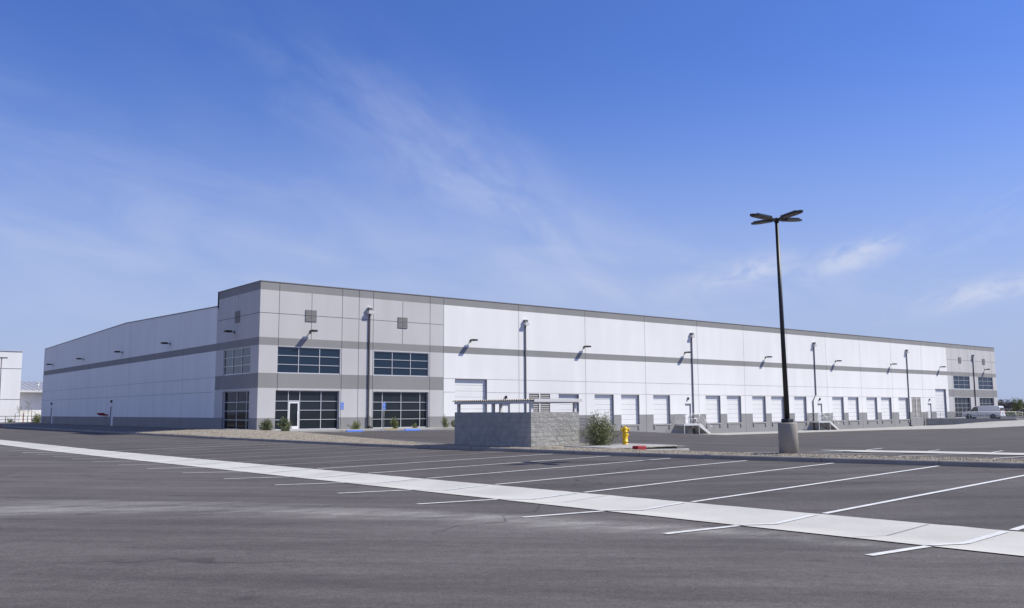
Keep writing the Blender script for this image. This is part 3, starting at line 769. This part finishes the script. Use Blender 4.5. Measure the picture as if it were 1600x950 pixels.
# ------------------------------------------------------------ dock stairs
def stairs(u0,label,gz_):
    t=thing('dock_stairs',label,'stairs',(u0,0,0),group='metal stairs up to the dock level doors')
    top=-.30; n=7; rise=(top-gz_)/n; run=.30; x1=2.7; y0,y1=-1.3,-.05
    f=MB(); f.box((0,y0,top-.2),(x1,y1,top),'galv'); f.build('platform',t,bevel=.01)
    f=MB()
    for i in range(1,n):
        z=top-rise*i; x=x1+run*(i-1); f.box((x,y0+.04,z-.05),(x+run+.03,y1-.04,z),'galv'); f.box((x+.001,y0+.04,z-rise+.0),(x+.02,y1-.04,z-.0505),'conc')
    f.build('treads',t)
    xe=x1+run*(n-1)+.15
    for y in (y0,y1-.04):
        f=MB(); vs_=[]
        for yy in (y,y+.04):
            vs_+=[(x1,yy,top-.36),(x1,yy,top+.06),(xe,yy,gz_+.16),(xe,yy,gz_+.0),(xe-.25,yy,gz_)]
        f.add(vs_,[(0,1,2,3,4),(9,8,7,6,5)]+[(i,(i+1)%5,5+(i+1)%5,5+i) for i in range(5)],'beam' if y==y0 else 'galv'); f.build('stringer',t)
    for x,y in ((.08,y0+.05),(x1-.08,y0+.05)):
        f=MB(); f.box((x-.03,y-.03,gz_-.05),(x+.03,y+.03,top-.2),'galv'); f.build('leg',t)
    f=MB(); r=.03; yy=y0+.02
    def rail(y,left=True):
        zz=top+1.07
        pts=[(x1,y,zz),(xe,y,gz_+1.0),(xe+.35,y,gz_+.92)]
        if left: pts=[(0.03,y,zz)]+pts
        f.tube(pts,r,'galv',6); 
        q=[(a,b,c-.5) for a,b,c in pts[:-1]]; f.tube(q,r*.8,'galv',6)
        for px,pz in ((x1,top),(x1+(xe-x1)/2,(top+gz_)/2),(xe,gz_)): f.tube([(px,y,pz),(px,y,pz+1.06)],r,'galv',6)
    rail(yy); rail(y1-.02,False)
    f.tube([(.03,yy,top+1.07),(.03,y1,top+1.07)],r,'galv',6); f.tube([(.03,yy,top+.57),(.03,y1,top+.57)],r*.8,'galv',6)
    for px in (.03,1.25): f.tube([(px,yy,top),(px,yy,top+1.07)],r,'galv',6)
    for i in range(11): x=.12+i*.22; f.tube([(x,yy,top+.02),(x,yy,top+1.05)],.008,'galv',4,cap=False)
    f.build('railing',t)
stairs(49.4,'grey steel dock stairs just left of the tall parking lot lamp',-1.55)
stairs(76.2,'grey steel dock stairs just right of the tall parking lot lamp',-1.50)

# ------------------------------------------------------------ retaining walls with rails
def rail_wall(label,pts,ztops,zb,k,rk,h,nbar,name_sp):
    t=thing('retaining_wall',label,'wall')
    f=MB()
    for (a,b),(za,zc) in zip(zip(pts[:-1],pts[1:]),zip(ztops[:-1],ztops[1:])):
        d=Vector((b[0]-a[0],b[1]-a[1],0)); n=Vector((-d.y,d.x,0)).normalized()*.12
        A=Vector((*a,0));B=Vector((*b,0))
        vs_=[(*(A+n).xy,zb),(*(B+n).xy,zb),(*(B-n).xy,zb),(*(A-n).xy,zb),(*(A+n).xy,za),(*(B+n).xy,zc),(*(B-n).xy,zc),(*(A-n).xy,za)]
        f.add(vs_,[(3,2,1,0),(4,5,6,7),(0,1,5,4),(1,2,6,5),(2,3,7,6),(3,0,4,7)],k)
    f.build('wall',t)
    f=MB(); L3=[Vector((p[0],p[1],z)) for p,z in zip(pts,ztops)]
    for i in range(nbar):
        z=h-(h-.12)*i/(nbar-1) if nbar>1 else h
        f.tube([p+Vector((0,0,z)) for p in L3],.022 if i else .028,rk,6)
    f.build('rail',t)
    tot_=0
    for a,b in zip(L3[:-1],L3[1:]):
        n=max(1,int((b-a).length/name_sp))
        for i in range(n+1):
            if i==0 and a is not L3[0]: continue
            p=a+(b-a)*i/n; f=MB(); f.tube([p,p+Vector((0,0,h))],.028,rk,6); f.build('post',t)
    return t
rail_wall('low concrete wall with dark multi bar rail behind the bush, beside the block enclosure',[(26.6,-.15),(31.7,-7)],[-.52,-.60],-1.8,'conc','raild',1.07,8,2.2)
rail_wall('concrete wing wall with light steel guard rail in front of the silver van',[(107.2,-.2),(112.0,-4.5),(117.2,-9.1),(119.0,-9.4)],[-.24,-.28,-.34,-.38],-2,'concd','galv',1.05,4,1.9)

# ------------------------------------------------------------ block enclosure
EX,EY=-6.27,-40.5; EX1,EY1=-3.68,-35.37; ZB,ZT=-.36,1.18
en=thing('block_enclosure','grey split face block enclosure with corrugated metal canopy on posts','enclosure')
K['block']=mat('split_face_block',(.36,.355,.345),.95,(.28,.275,.265),3,.35,.65,fine=.18,fscale=22,bump=1.0,bscale=16)
K['canopy']=mat('weathered_canopy_sheet',(.16,.135,.12),.5,metal=.2)
K['mortar']=mat('block_mortar',(.27,.265,.26),.95)
def block_wall(name,P,a0,a1,amp,seed):
    random.seed(seed); mb=MB(); rows=8; rh=(ZT-ZB)/rows; bl=.42
    # core
    pbox(mb,P,a0+.004,a1-.004,ZB,ZT-.004,.012,.19,'mortar')
    for r in range(rows):
        a=a0-(bl/2 if r%2 else 0)
        while a<a1-.01:
            s,e=max(a,a0),min(a+bl,a1); a+=bl
            if e-s<.05: continue
            nx,nz=max(2,int((e-s)/.07)),3; s+=.003;e-=.003; z0=ZB+r*rh+.003; z1=z0+rh-.007
            base=random.uniform(-.3,.3)*amp
            vs_=[];fs=[]
            for j in range(nz+1):
                for i in range(nx+1):
                    edge_=i in(0,nx) or j in(0,nz)
                    d=base+(random.uniform(-1,.5)*amp if not edge_ else random.uniform(-.1,.25)*amp)
                    vs_.append(P(s+(e-s)*i/nx,z0+(z1-z0)*j/nz,d))
            for j in range(nz):
                for i in range(nx): q=j*(nx+1)+i; fs.append((q,q+1,q+nx+2,q+nx+1))
            n0=len(vs_)
            mb.add(vs_,fs,'block')
            ring=[i for i in range(nx+1)]+[j*(nx+1)+nx for j in range(1,nz+1)]+[nz*(nx+1)+i for i in range(nx-1,-1,-1)]+[j*(nx+1) for j in range(nz-1,0,-1)]
            inner=[]
            back=[]
            for q in ring:
                i,j=q%(nx+1),q//(nx+1); back.append(P(s+(e-s)*i/nx,z0+(z1-z0)*j/nz,.014))
            R_=[vs_[q] for q in ring]
            for i in range(len(ring)):
                k2=(i+1)%len(ring); mb.face([R_[i],back[i],back[k2],R_[k2]],'block')
    pbox(mb,P,a0-.0,a1+.0,ZT-.004,ZT+.012,-.005,.2,'block')
    return mb.build(name,en,fix=False)
block_wall('front_block_wall',lambda a,z,d:(a,EY+d,z),EX,EX1,.014,1)
block_wall('side_block_wall',lambda a,z,d:(EX+d,a,z),EY+.006,EY1,.003,2)
block_wall('rear_block_wall',lambda a,z,d:(a,EY1-d,z),EX+.2,EX1,.014,3)
for y0 in (EY+.2,(EY+EY1)/2+.01):
    f=MB(); y1=y0+(EY1-EY)/2-.22; x=EX1-.08
    for a,b in (((x,y0,-.15),(x+.05,y0+.05,1.1)),((x,y1-.05,-.15),(x+.05,y1,1.1)),((x,y0+.05,-.15),(x+.05,y1-.05,-.1)),((x,y0+.05,1.05),(x+.05,y1-.05,1.1))): f.box(a,b,'beam')
    f.box((x+.01,y0+.05,-.1),(x+.03,y1-.05,1.05),'beam'); f.build('gate',en)
for x,y in ((EX+.12,EY+.12),(EX+.12,-37.95),(EX+.12,EY1-.14),(EX1-.14,EY+.12),(EX1-.14,EY1-.14)):
    f=MB(); f.box((x-.055,y-.055,ZB),(x+.055,y+.055,1.56),'beam'); 
    f.box((x-.1,y-.1,1.185),(x+.1,y+.1,1.2),'beam'); f.build('post',en)
def zr(x): return 1.655+(x-EX)*.008
for name,a,b in (('beam',(EX-.02,EY-.0,0),(EX+.10,EY1,0)),('beam',(EX1-.10,EY-.0,0),(EX1+.0,EY1,0))):
    z=zr(a[0]); f=MB(); f.box((a[0],a[1],z-.11),(b[0],b[1],z),'beam'); f.build('beam',en)
for y in (EY-.001,EY1-.1):
    f=MB(); vs_=[(x,yy,zr(x)+dz) for x in (EX+.101,EX1-.101) for yy in (y,y+.1) for dz in (-.12,.0)]
    f.add(vs_,[(0,1,3,2),(4,6,7,5),(0,2,6,4),(1,5,7,3),(0,4,5,1),(2,3,7,6)],'beam'); f.build('beam',en)
f=MB(); n=38*8; vs_=[]
for i in range(n+1):
    y=EY-.08+(EY1-EY+.16)*i/n; w=math.tanh(2.5*math.sin(2*math.pi*i/8))*.025
    for x in (EX-.08,EX1+.08):
        for dz in (0,.006): vs_.append((x,y,zr(x)+.03+w+dz))
fs=[]
for i in range(n):
    q=i*4; fs+=[(q,q+2,q+6,q+4),(q+1,q+5,q+7,q+3),(q,q+4,q+5,q+1),(q+2,q+3,q+7,q+6)]
f.add(vs_,fs,'canopy'); f.build('canopy_roof',en,fix=False)
f=MB(); f.box((EX+.102,EY-.09,1.60),(EX1+.1,EY-.081,1.73),'beam'); f.build('fascia',en)

# ------------------------------------------------------------ hydrant
hz=zpl(-2.61,-42.03)+.03
hy=thing('fire_hydrant','yellow fire hydrant beside the bush and the red painted kerb end','hydrant',(-2.61,-42.03,hz),R(-25))
f=MB(); f.lathe([(0,0),(.135,0),(.135,.03),(.10,.035),(.095,.10),(.13,.11),(.13,.14),(.105,.15),(.105,.40),(.12,.43),(.10,.46),(.085,.50),(.13,.51),(.13,.535),(.10,.54),(.115,.60),(.11,.66),(.07,.71),(.0,.72)],'yellow',n=20); f.build('barrel',hy)
f=MB(); f.box((-.022,-.022,.715),(.022,.022,.76),'yellow'); f.build('operating_nut',hy,bevel=.004)
for ang,r,l,z in ((R(180),.05,.17,.60),(R(0),.07,.17,.60),(R(20),.055,.15,.38)):
    d=Vector((math.cos(ang),math.sin(ang),0)); f=MB(); o_=Vector((0,0,z))
    f.tube([o_+d*.08,o_+d*l],r*.8,'yellow',12); f.tube([o_+d*(l-.045),o_+d*(l)],r*1.15,'yellow',12); f.tube([o_+d*l,o_+d*(l+.03)],.02,'yellow',5); f.build('outlet_cap',hy)
for i in range(8):
    f=MB(); a=i*math.pi/4; f.tube([(.118*math.cos(a),.118*math.sin(a),.105),(.118*math.cos(a),.118*math.sin(a),.155)],.011,'yellow',6)
    f.build('flange_bolt',hy)

# ------------------------------------------------------------ parking lot lamp
def lot_lamp(x,y,z,label):
    t=thing('parking_lot_lamp',label,'street lamp',(x,y,z))
    f=MB(); f.lathe([(0,-.4),(.285,-.4),(.285,.90),(.275,.925),(.25,.935),(0,.94)],'curb',n=32); f.build('concrete_footing',t)
    f=MB(); f.box((-.135,-.135,.94),(.135,.135,1.05),'black'); f.build('base_cover',t,bevel=.02)
    f=MB(); f.tube([(0,0,1.05),(0,0,7.18)],.078,'black',16,r2=.052); f.build('pole',t)
    f=MB(); f.lathe([(0,7.10),(.075,7.10),(.08,7.18),(.06,7.24),(0,7.26)],'black',n=16); hub=f.build('hub',t)
    for k in range(4):
        a=R(-10.6+90*k); ca,sa=math.cos(a),math.sin(a)
        prof=[(.06,.05),(.16,.05),(.34,.145),(.60,.16),(.86,.15),(1.0,.10),(1.06,.04)]
        f=MB(); top=[];bot=[]
        def Q(r,w,zz): return (r*ca-w*sa,r*sa+w*ca,zz)
        def zc(r): return 7.16+.07*r
        L1=[Q(r,w,zc(r)+.045) for r,w in prof]+[Q(r,-w,zc(r)+.045) for r,w in reversed(prof)]
        L2=[Q(r,w,zc(r)) for r,w in prof]+[Q(r,-w,zc(r)) for r,w in reversed(prof)]
        n=len(L1); f.add(L1+L2,[tuple(range(n)),tuple(reversed(range(n,2*n)))]+[(i,(i+1)%n,n+(i+1)%n,n+i) for i in range(n)],'black')
        for i in range(9): rr=.30+i*.07; f.face([Q(rr,-.13,zc(rr)+.046),Q(rr,.13,zc(rr)+.046),Q(rr,.13,zc(rr)+.085),Q(rr,-.13,zc(rr)+.085)],'black')
        h=f.build('luminaire',t,fix=False)
        f=MB()
        for s in (-1,1): f.face([Q(.36,s*.02,zc(.36)-.004),Q(.93,s*.02,zc(.93)-.004),Q(.93,s*.105,zc(.93)-.004),Q(.36,s*.12,zc(.36)-.004)],'lens')
        f.build('lens',h,fix=False)
    t.rotation_euler=(R(-.5),R(-.6),0)
    return t
lot_lamp(-5.42,-51.5,zpl(-5.42,-51.5)-.0,'tall black parking lot lamp with four flat heads on a round concrete footing')

# ------------------------------------------------------------ wheel stops
t=None
for x,l in ((6.45,'blue concrete wheel stop nearer the glass entrance door'),(11.85,'blue concrete wheel stop in front of the second shopfront')):
    f=MB(); w=.75; f.add([(sx*w*(1 if z<.1 else .97),y,z) for sx in (-1,1) for y,z in ((-.09,0),(-.055,.13),(.055,.13),(.09,0))],[(0,1,2,3),(7,6,5,4),(0,4,5,1),(1,5,6,2),(2,6,7,3),(3,7,4,0)],'bpaint')
    o=f.build('wheel_stop',None,loc=(x,-3.95,H(x,-3.95)+.0),bevel=.01); tag(o,l,'wheel stop','blue wheel stops in the visitor bays')

# ------------------------------------------------------------ plants
def leaf(mb,p,sz,k,up=.3):
    d=Vector((random.gauss(0,1),random.gauss(0,1),random.gauss(up,1))).normalized(); e=d.cross(Vector((random.gauss(0,1),random.gauss(0,1),random.gauss(0,1)))).normalized()
    a=sz*random.uniform(.6,1.3); b=a*.35
    mb.face([p-d*a*.5,p+e*b*.5,p+d*a*.5,p-e*b*.5],k)
def bush(x,y,z,w,h,n,label,name='shrub',k=('leaf','leafl'),seed=1,group=None,sz=.07,spiky=0,round_=False):
    random.seed(seed); t=thing(name,label,'shrub',(x,y,z),0,group)
    st_=MB(); f=MB(); ns=max(8,int(n/60))
    for i in range(ns):
        az=random.uniform(0,6.283); el=random.uniform(.15,1.0)**.6; hh=h*random.uniform(.55,1.0)*(1.0 if el>.5 else .7)
        tip=Vector((math.cos(az)*w*.5*(1.15-el)*1.3,math.sin(az)*w*.5*(1.15-el)*1.3,hh*(.45+.55*el)))
        if round_: tip=Vector((math.cos(az)*w*.42*random.random()**.5,math.sin(az)*w*.42*random.random()**.5,h*.5))
        mid=tip*.5+Vector((0,0,-.05*h)); st_.tube([(0,0,0),mid,tip],.012,'bark',4,r2=.003,cap=False)
        kk=random.choice(k)
        for j in range(int(n/ns)):
            if round_:
                u_=Vector((random.gauss(0,1),random.gauss(0,1),random.gauss(0,1))).normalized()*random.uniform(.55,1)**.5*(1+.18*noise.noise(Vector((i,j,seed))*.3))
                p=Vector((u_.x*w/2,u_.y*w/2,h*.5+u_.z*h*.5)); 
                if p.z<.03: p.z=.03+random.random()*.1
            else:
                q=random.uniform(.22,1.02); b_=(mid*(2*q) if q<.5 else mid+(tip-mid)*(2*q-1)); s=.10*w*(1.15-q*.6)
                p=b_+Vector((random.gauss(0,s),random.gauss(0,s),random.gauss(0,s*.9)))
                if p.z<.02: p.z=.04
            leaf(f,p,sz,kk if random.random()<.7 else random.choice(k),up=1.2 if spiky else .3)
    st_.build('stems',t,fix=False); f.build('foliage',t,fix=False)
    return t
bush(-3.85,-41.85,-.14,1.65,1.38,7500,'wispy grey green bush between block enclosure and yellow hydrant',k=('leaf','leaf','leafl'),seed=5,sz=.065,spiky=1)
def fz(x): return -.2
bush(-.95,-3.9,-.14,1.2,.95,2600,'low dark green shrub at the tower corner, leftmost along the facade',seed=6,k=('leafd','leaf'),sz=.11)
bush(.35,-4.3,-.2,1.1,1.2,2600,'upright grey green shrub just left of the glass entrance door',seed=7,k=('leaf','leafd'),sz=.12)
bush(7.8,-1.6,-.2,1.2,.85,1000,'leaning yellow green shrub between entrance and the first downpipe',seed=8,k=('leafl','leaf'),sz=.11)
bush(11.6,-1.6,-.2,1.0,1.05,700,'loose spiky grass clump before the second shopfront',seed=9,k=('leafl',),sz=.16,spiky=1,name='grass_clump')
bush(13.6,-1.6,-.2,.6,.5,300,'small sparse seedling right of the grass clump, before the shopfront',seed=19,k=('leafl','leaf'),sz=.1,spiky=1)
bush(16.6,-1.9,-.2,.8,1.25,1100,'tall narrow green shrub right of the second shopfront',seed=10,k=('leaf','leafl'),sz=.1)
bush(17.7,-1.9,-.2,.85,.7,1200,'small rounded yellow green shrub, nearest the block enclosure',seed=12,k=('leafl','leaf'),sz=.1,round_=True)

# ------------------------------------------------------------ van
def wheel(t,x,y,r=.37):
    f=MB(); s=1 if x>0 else -1
    f.lathe([(r*.62,-.10),(r*.93,-.12),(r,-.08),(r,.08),(r*.93,.12),(r*.62,.10)],'rubber',(x,y,r),24,'x'); w=f.build('wheel',t)
    f=MB(); f.lathe([(0,.07*s),(r*.2,.10*s),(r*.5,.07*s),(r*.6,.10*s),(r*.635,.09*s)],'rim',(x,y,r),20,'x'); f.build('rim',w)
van=thing('parked_van','silver cargo van parked by the right tower, seen from its side and rear','van',(117.2,-4.35,0),R(2.5))
van.location.z=H(117.6,-4)+.02
prof=[(-2.85,.42),(-2.88,.62),(-2.82,1.15),(-2.72,1.95),(-2.62,2.04),(-1,2.10),(.55,2.07),(.95,1.98),(1.75,1.27),(2.0,1.18),(2.55,1.05),(2.80,.92),(2.86,.62),(2.82,.40),(2.3,.32),(-2.3,.32)]
def wd(z): return .98 if z<1.15 else .98-.13*(z-1.15)/.95
f=MB(); n=len(prof); left_=[(-wd(z),y,z) for y,z in prof]; right_=[(wd(z),y,z) for y,z in prof]
f.add(left_+right_,[tuple(range(n)),tuple(reversed(range(n,2*n)))]+[(i,(i+1)%n,n+(i+1)%n,n+i) for i in range(n)],'van'); body=f.build('body',van,bevel=.06)
for s in (-1,1):
    f=MB(); f.face([(s*(wd(1.25)+.006),.42,1.22),(s*(wd(1.25)+.006),1.62,1.27),(s*(wd(1.9)+.006),.93,1.90),(s*(wd(1.9)+.006),.42,1.92)],'vanw'); f.build('side_window',van,fix=False)
    f=MB(); f.box((s*1.0-.09,1.35,1.18),(s*1.0+.09,1.50,1.42),'plast'); f.build('mirror',van,bevel=.02)
    f=MB(); f.box((s*.985-.006,-2.78,.60),(s*.985+.006,2.7,.66),'plast')
    for y in (.38,-.9,1.72): f.box((s*.983-.004,y,.45),(s*.983+.004,y+.012,1.14),'plast')
    f.box((s*.99-.015,.5,1.08),(s*.99+.015,.68,1.12),'plast'); f.build('door_trim',van)
    f=MB(); f.box((s*.90-.05,-2.88,.95),(s*.90+.05,-2.80,1.45),'redl'); f.build('tail_light',van,bevel=.01)
    f=MB(); f.box((s*.75-.15,2.80,.68),(s*.75+.15,2.88,.88),'lens'); f.build('headlight',van,bevel=.01)
    for y in (1.85,-1.75):
        f=MB(); f.lathe([(0,.0),(.45,.0),(.45,.02*s),(0,.021*s)],'plast',(s*.975,y,.40),24,'x'); f.build('wheel_arch',van)
        wheel(van,s*.89,y)
f=MB(); f.face([(-.72,1.72,1.31),(.72,1.72,1.31),(.66,1.03,1.96),(-.66,1.03,1.96)],'vanw'); f.build('windscreen',van,fix=False)
for v_ in bpy.data.objects:
    if v_.name=='windscreen': v_.location=(0,.02,.02)
f=MB(); f.box((-.70,-2.80,1.25),(-.06,-2.74,1.75),'vanw'); f.box((.06,-2.80,1.25),(.70,-2.74,1.75),'vanw'); f.box((-.01,-2.88,.5),(.01,-2.80,1.2),'plast'); f.build('rear_window',van)
f=MB(); f.box((-1.0,-2.98,.40),(1.0,-2.82,.60),'rim'); f.build('rear_bumper',van,bevel=.03)
f=MB(); f.box((-1.0,2.80,.36),(1.0,2.96,.58),'rim'); f.build('front_bumper',van,bevel=.03)
f=MB(); f.box((-.2,-2.90,.68),(.2,-2.86,.80),'beam'); f.build('number_plate',van)

# ------------------------------------------------------------ distance, left
nb=thing('white_building','tall white concrete building at the far left edge, lit by the sun','building',(0,0,0))
f=MB(); f.box((-31,108,-2),(3.4,170,11.9),'white'); f.build('wall',nb)
f=MB()
f.box((-31,107.95,8.9),(3.4,107.999,8.98),'wjoint'); f.box((-31,107.95,3.6),(3.4,107.999,3.68),'wjoint')
for i in range(3): f.box((-5.5-i*9,107.945,-1),(-5.44-i*9,107.998,11.9),'wjoint')
f.build('panel_joints',nb)
f=MB(); f.box((-31.1,107.88,11.9),(3.5,108.3,12.0),'beam'); f.box((3.1,108.31,11.9),(3.5,170.1,12.0),'beam'); f.build('parapet_cap',nb)
an=thing('metal_roofed_annex','low white annex with ribbed metal roof between the two large buildings','building',(0,0,0))
f=MB(); f.box((3.41,118,-2),(30,150,5.2),'white'); f.build('wall',an)
f=MB(); rf=[(2.9,116.3,5.1),(30.5,116.3,5.1),(30.5,133,7.2),(2.9,133,7.2)]
f.add(rf+[(x,y,z+.25) for x,y,z in rf],[(3,2,1,0),(4,5,6,7),(0,1,5,4),(1,2,6,5),(2,3,7,6),(3,0,4,7)],'tin')
for i in range(28):
    x=3.2+i*1.0; f.add([(x+dx,y,z+.25+dz) for dx in (0,.06) for (y,z) in ((116.28,5.1),(133,7.2)) for dz in (0,.09)],[(0,2,3,1),(4,5,7,6),(1,3,7,5),(0,1,5,4),(2,6,7,3)],'tin')
f.build('roof',an,fix=False)
f=MB(); f.box((2.9,116.1,5.0),(30.5,116.27,5.34),'beam'); f.build('gutter',an)
f=MB(); f.tube([(9,122,5.9),(9,122,6.9)],.15,'galv',8); f.tube([(9,122,6.9),(9,122,7.0)],.3,'galv',8); f.build('roof_vent',an)
f=MB(); f.box((4.6,117.9,-1),(4.75,117.998,5.0),'raild'); f.build('downpipe',an)
lp=thing('wall_height_lamp','slim dark lamp post with two heads before the white building at far left','street lamp',(-2.1,94,-.35))
f=MB(); f.tube([(0,0,0),(0,0,10.4)],.11,'raild',8,r2=.08); f.build('pole',lp)
for s in (-1,1): f=MB(); f.box((s*.45-.35,-.18,10.2),(s*.45+.35,.18,10.4),'raild'); f.build('lamp_head',lp)
lp.name='far_lamp_post'
# low rail fence
fe=thing('rail_fence','low steel rail fence in front of the white buildings at far left','fence',(0,0,0))
f=MB(); f.tube([(-20,92,.75),(5.5,92,.75)],.06,'raild',6); f.tube([(-20,92,.25),(5.5,92,.25)],.04,'raild',6); f.build('rail',fe)
for i in range(9): x=-20+i*3.1; f=MB(); f.tube([(x,92,-.45),(x,92,.8)],.06,'raild',6); f.build('post',fe)
def sapling(x,y,z,h,label,seed):
    random.seed(seed); t=thing('staked_sapling',label,'tree',(x,y,z),0,'thin saplings by the far buildings')
    f=MB(); f.tube([(0,0,0),(.06,0,h*.5),(-.03,.04,h)],.04,'bark',5,r2=.01)
    for i in range(14): q=random.uniform(.45,1); a=random.random()*6.28; p=Vector((0,0,h*q)); f.tube([p,p+Vector((math.cos(a)*.5,math.sin(a)*.5,.45))],.012,'bark',3,cap=False)
    f.build('trunk',t,fix=False)
    f=MB()
    for i in range(110): q=random.uniform(.4,1.02); leaf(f,Vector((random.gauss(0,.3),random.gauss(0,.3),h*q)),.18,'leaf')
    f.build('crown',t,fix=False)
    for s in (-.55,.55): f=MB(); f.tube([(s,0,0),(s,0,h*.62)],.045,'stake',5); f.build('stake',t)
sapling(1.3,90,-.4,3.3,'taller of two thin staked saplings left of the long warehouse',1)
sapling(.2,90.5,-.4,2.5,'shorter thin sapling with stakes, nearer the white building',2)
bush(2.0,87,-.4,2.4,1.75,1500,'olive brown bush against the far left end of the warehouse',seed=21,k=('leaf','leafl','leafd'),sz=.2)
for i,(x,l) in enumerate(((-.9,'low scrubby bush under the rail fence, left of the saplings'),)):
    bush(x,91,-.42,1.6,.9,400,l,seed=22+i,k=('leaf','leafd'),sz=.2)

# ------------------------------------------------------------ distance, right
def tree(x,y,z,h,w,n,label,seed,k,group,sz,trunk=.2):
    random.seed(seed); t=thing('far_tree',label,'tree',(x,y,z),0,group)
    f=MB(); f.tube([(0,0,-.3),(w*.02,0,h*.4),(0,w*.02,h*.8)],trunk,'bark',6,r2=trunk*.3)
    for i in range(6): a=i*1.1; f.tube([(0,0,h*.35),(math.cos(a)*w*.3,math.sin(a)*w*.3,h*.65)],trunk*.4,'bark',5,r2=trunk*.1)
    f.build('trunk',t,fix=False)
    f=MB(); cl_=[(Vector((random.uniform(-.35,.35)*w,random.uniform(-.35,.35)*w,h*random.uniform(.4,.85))),random.uniform(.12,.26)*w) for _ in range(14)]
    for i in range(n):
        c,r_=random.choice(cl_); p=c+Vector((random.gauss(0,.5),random.gauss(0,.5),random.gauss(0,.4)))*r_
        p.z=min(max(p.z,.1*h),h); leaf(f,p,sz,random.choice(k))
    f.build('crown',t,fix=False); return t
def at(px,d,z):   # world point at azimuth of pixel column px and range d
    a=yaw-math.atan((px-800)/1401.7); return (CAM.x+math.cos(a)*d,CAM.y+math.sin(a)*d,z)
x,y,z=at(1584,205,-.5); tree(x,y,z,3.9,2.6,2600,'lone yellow green young tree beyond the right end of the van',31,('leafl','leaf'),None,.28,.09)
rg='low hedges beyond the right end of the lot'
for i,(px,d,l) in enumerate(((1597,195,'low olive hedge clump at the right edge, beyond the lot'),(1574,215,'low olive hedge clump between the van and the young tree'),(1612,198,'low olive hedge clump outside the right frame edge'))):
    x,y,z=at(px,d,-.6); bush(x,y,z,4.5,1.35,1300,l,seed=41+i,k=('leaf','leafd','leafl'),sz=.3,group=rg,name='hedge_clump',round_=True)
labs=['dark far tree nearest the van roof on the horizon','dark far tree, second from the van on the horizon','dark far tree behind the lone young tree','dark far tree at the right edge of the horizon','dark far tree just outside the right frame edge','dark far tree farther outside the right frame edge','dark far tree hidden behind the right tower end']
for i,(px,d,h,w) in enumerate(((1568,430,3.0,7),(1576,425,3.4,7),(1586,450,2.6,9),(1599,440,2.9,8),(1612,430,5,9),(1628,450,5.5,9),(1556,440,4.6,8))):
    x,y,z=at(px,d,.3); tree(x,y,z,h,w,900,labs[i],51+i,('far',),'dark trees on the right horizon',.8,.3)
# far scrub reads as one low mass
random.seed(77); f=MB()
for i in range(9000):
    x,y,z=at(random.uniform(1500,1900),random.uniform(300,430),0); leaf(f,Vector((x,y,random.uniform(-.2,1.3))),1.0,'far')
o=f.build('scrub',fix=False); tag(o,'brown dry scrub covering the far field at right','scrub',kind='stuff')
f=MB(); x,y,z=at(1590,178,0); 
a=yaw-math.atan((1590-800)/1401.7); f.box((-12,-.1,-.95),(14,.1,-.05),'conc',a+R(75),(x,y,0)); o=f.build('low_wall',None); tag(o,'low pale concrete wall at the right edge beyond the van','wall')
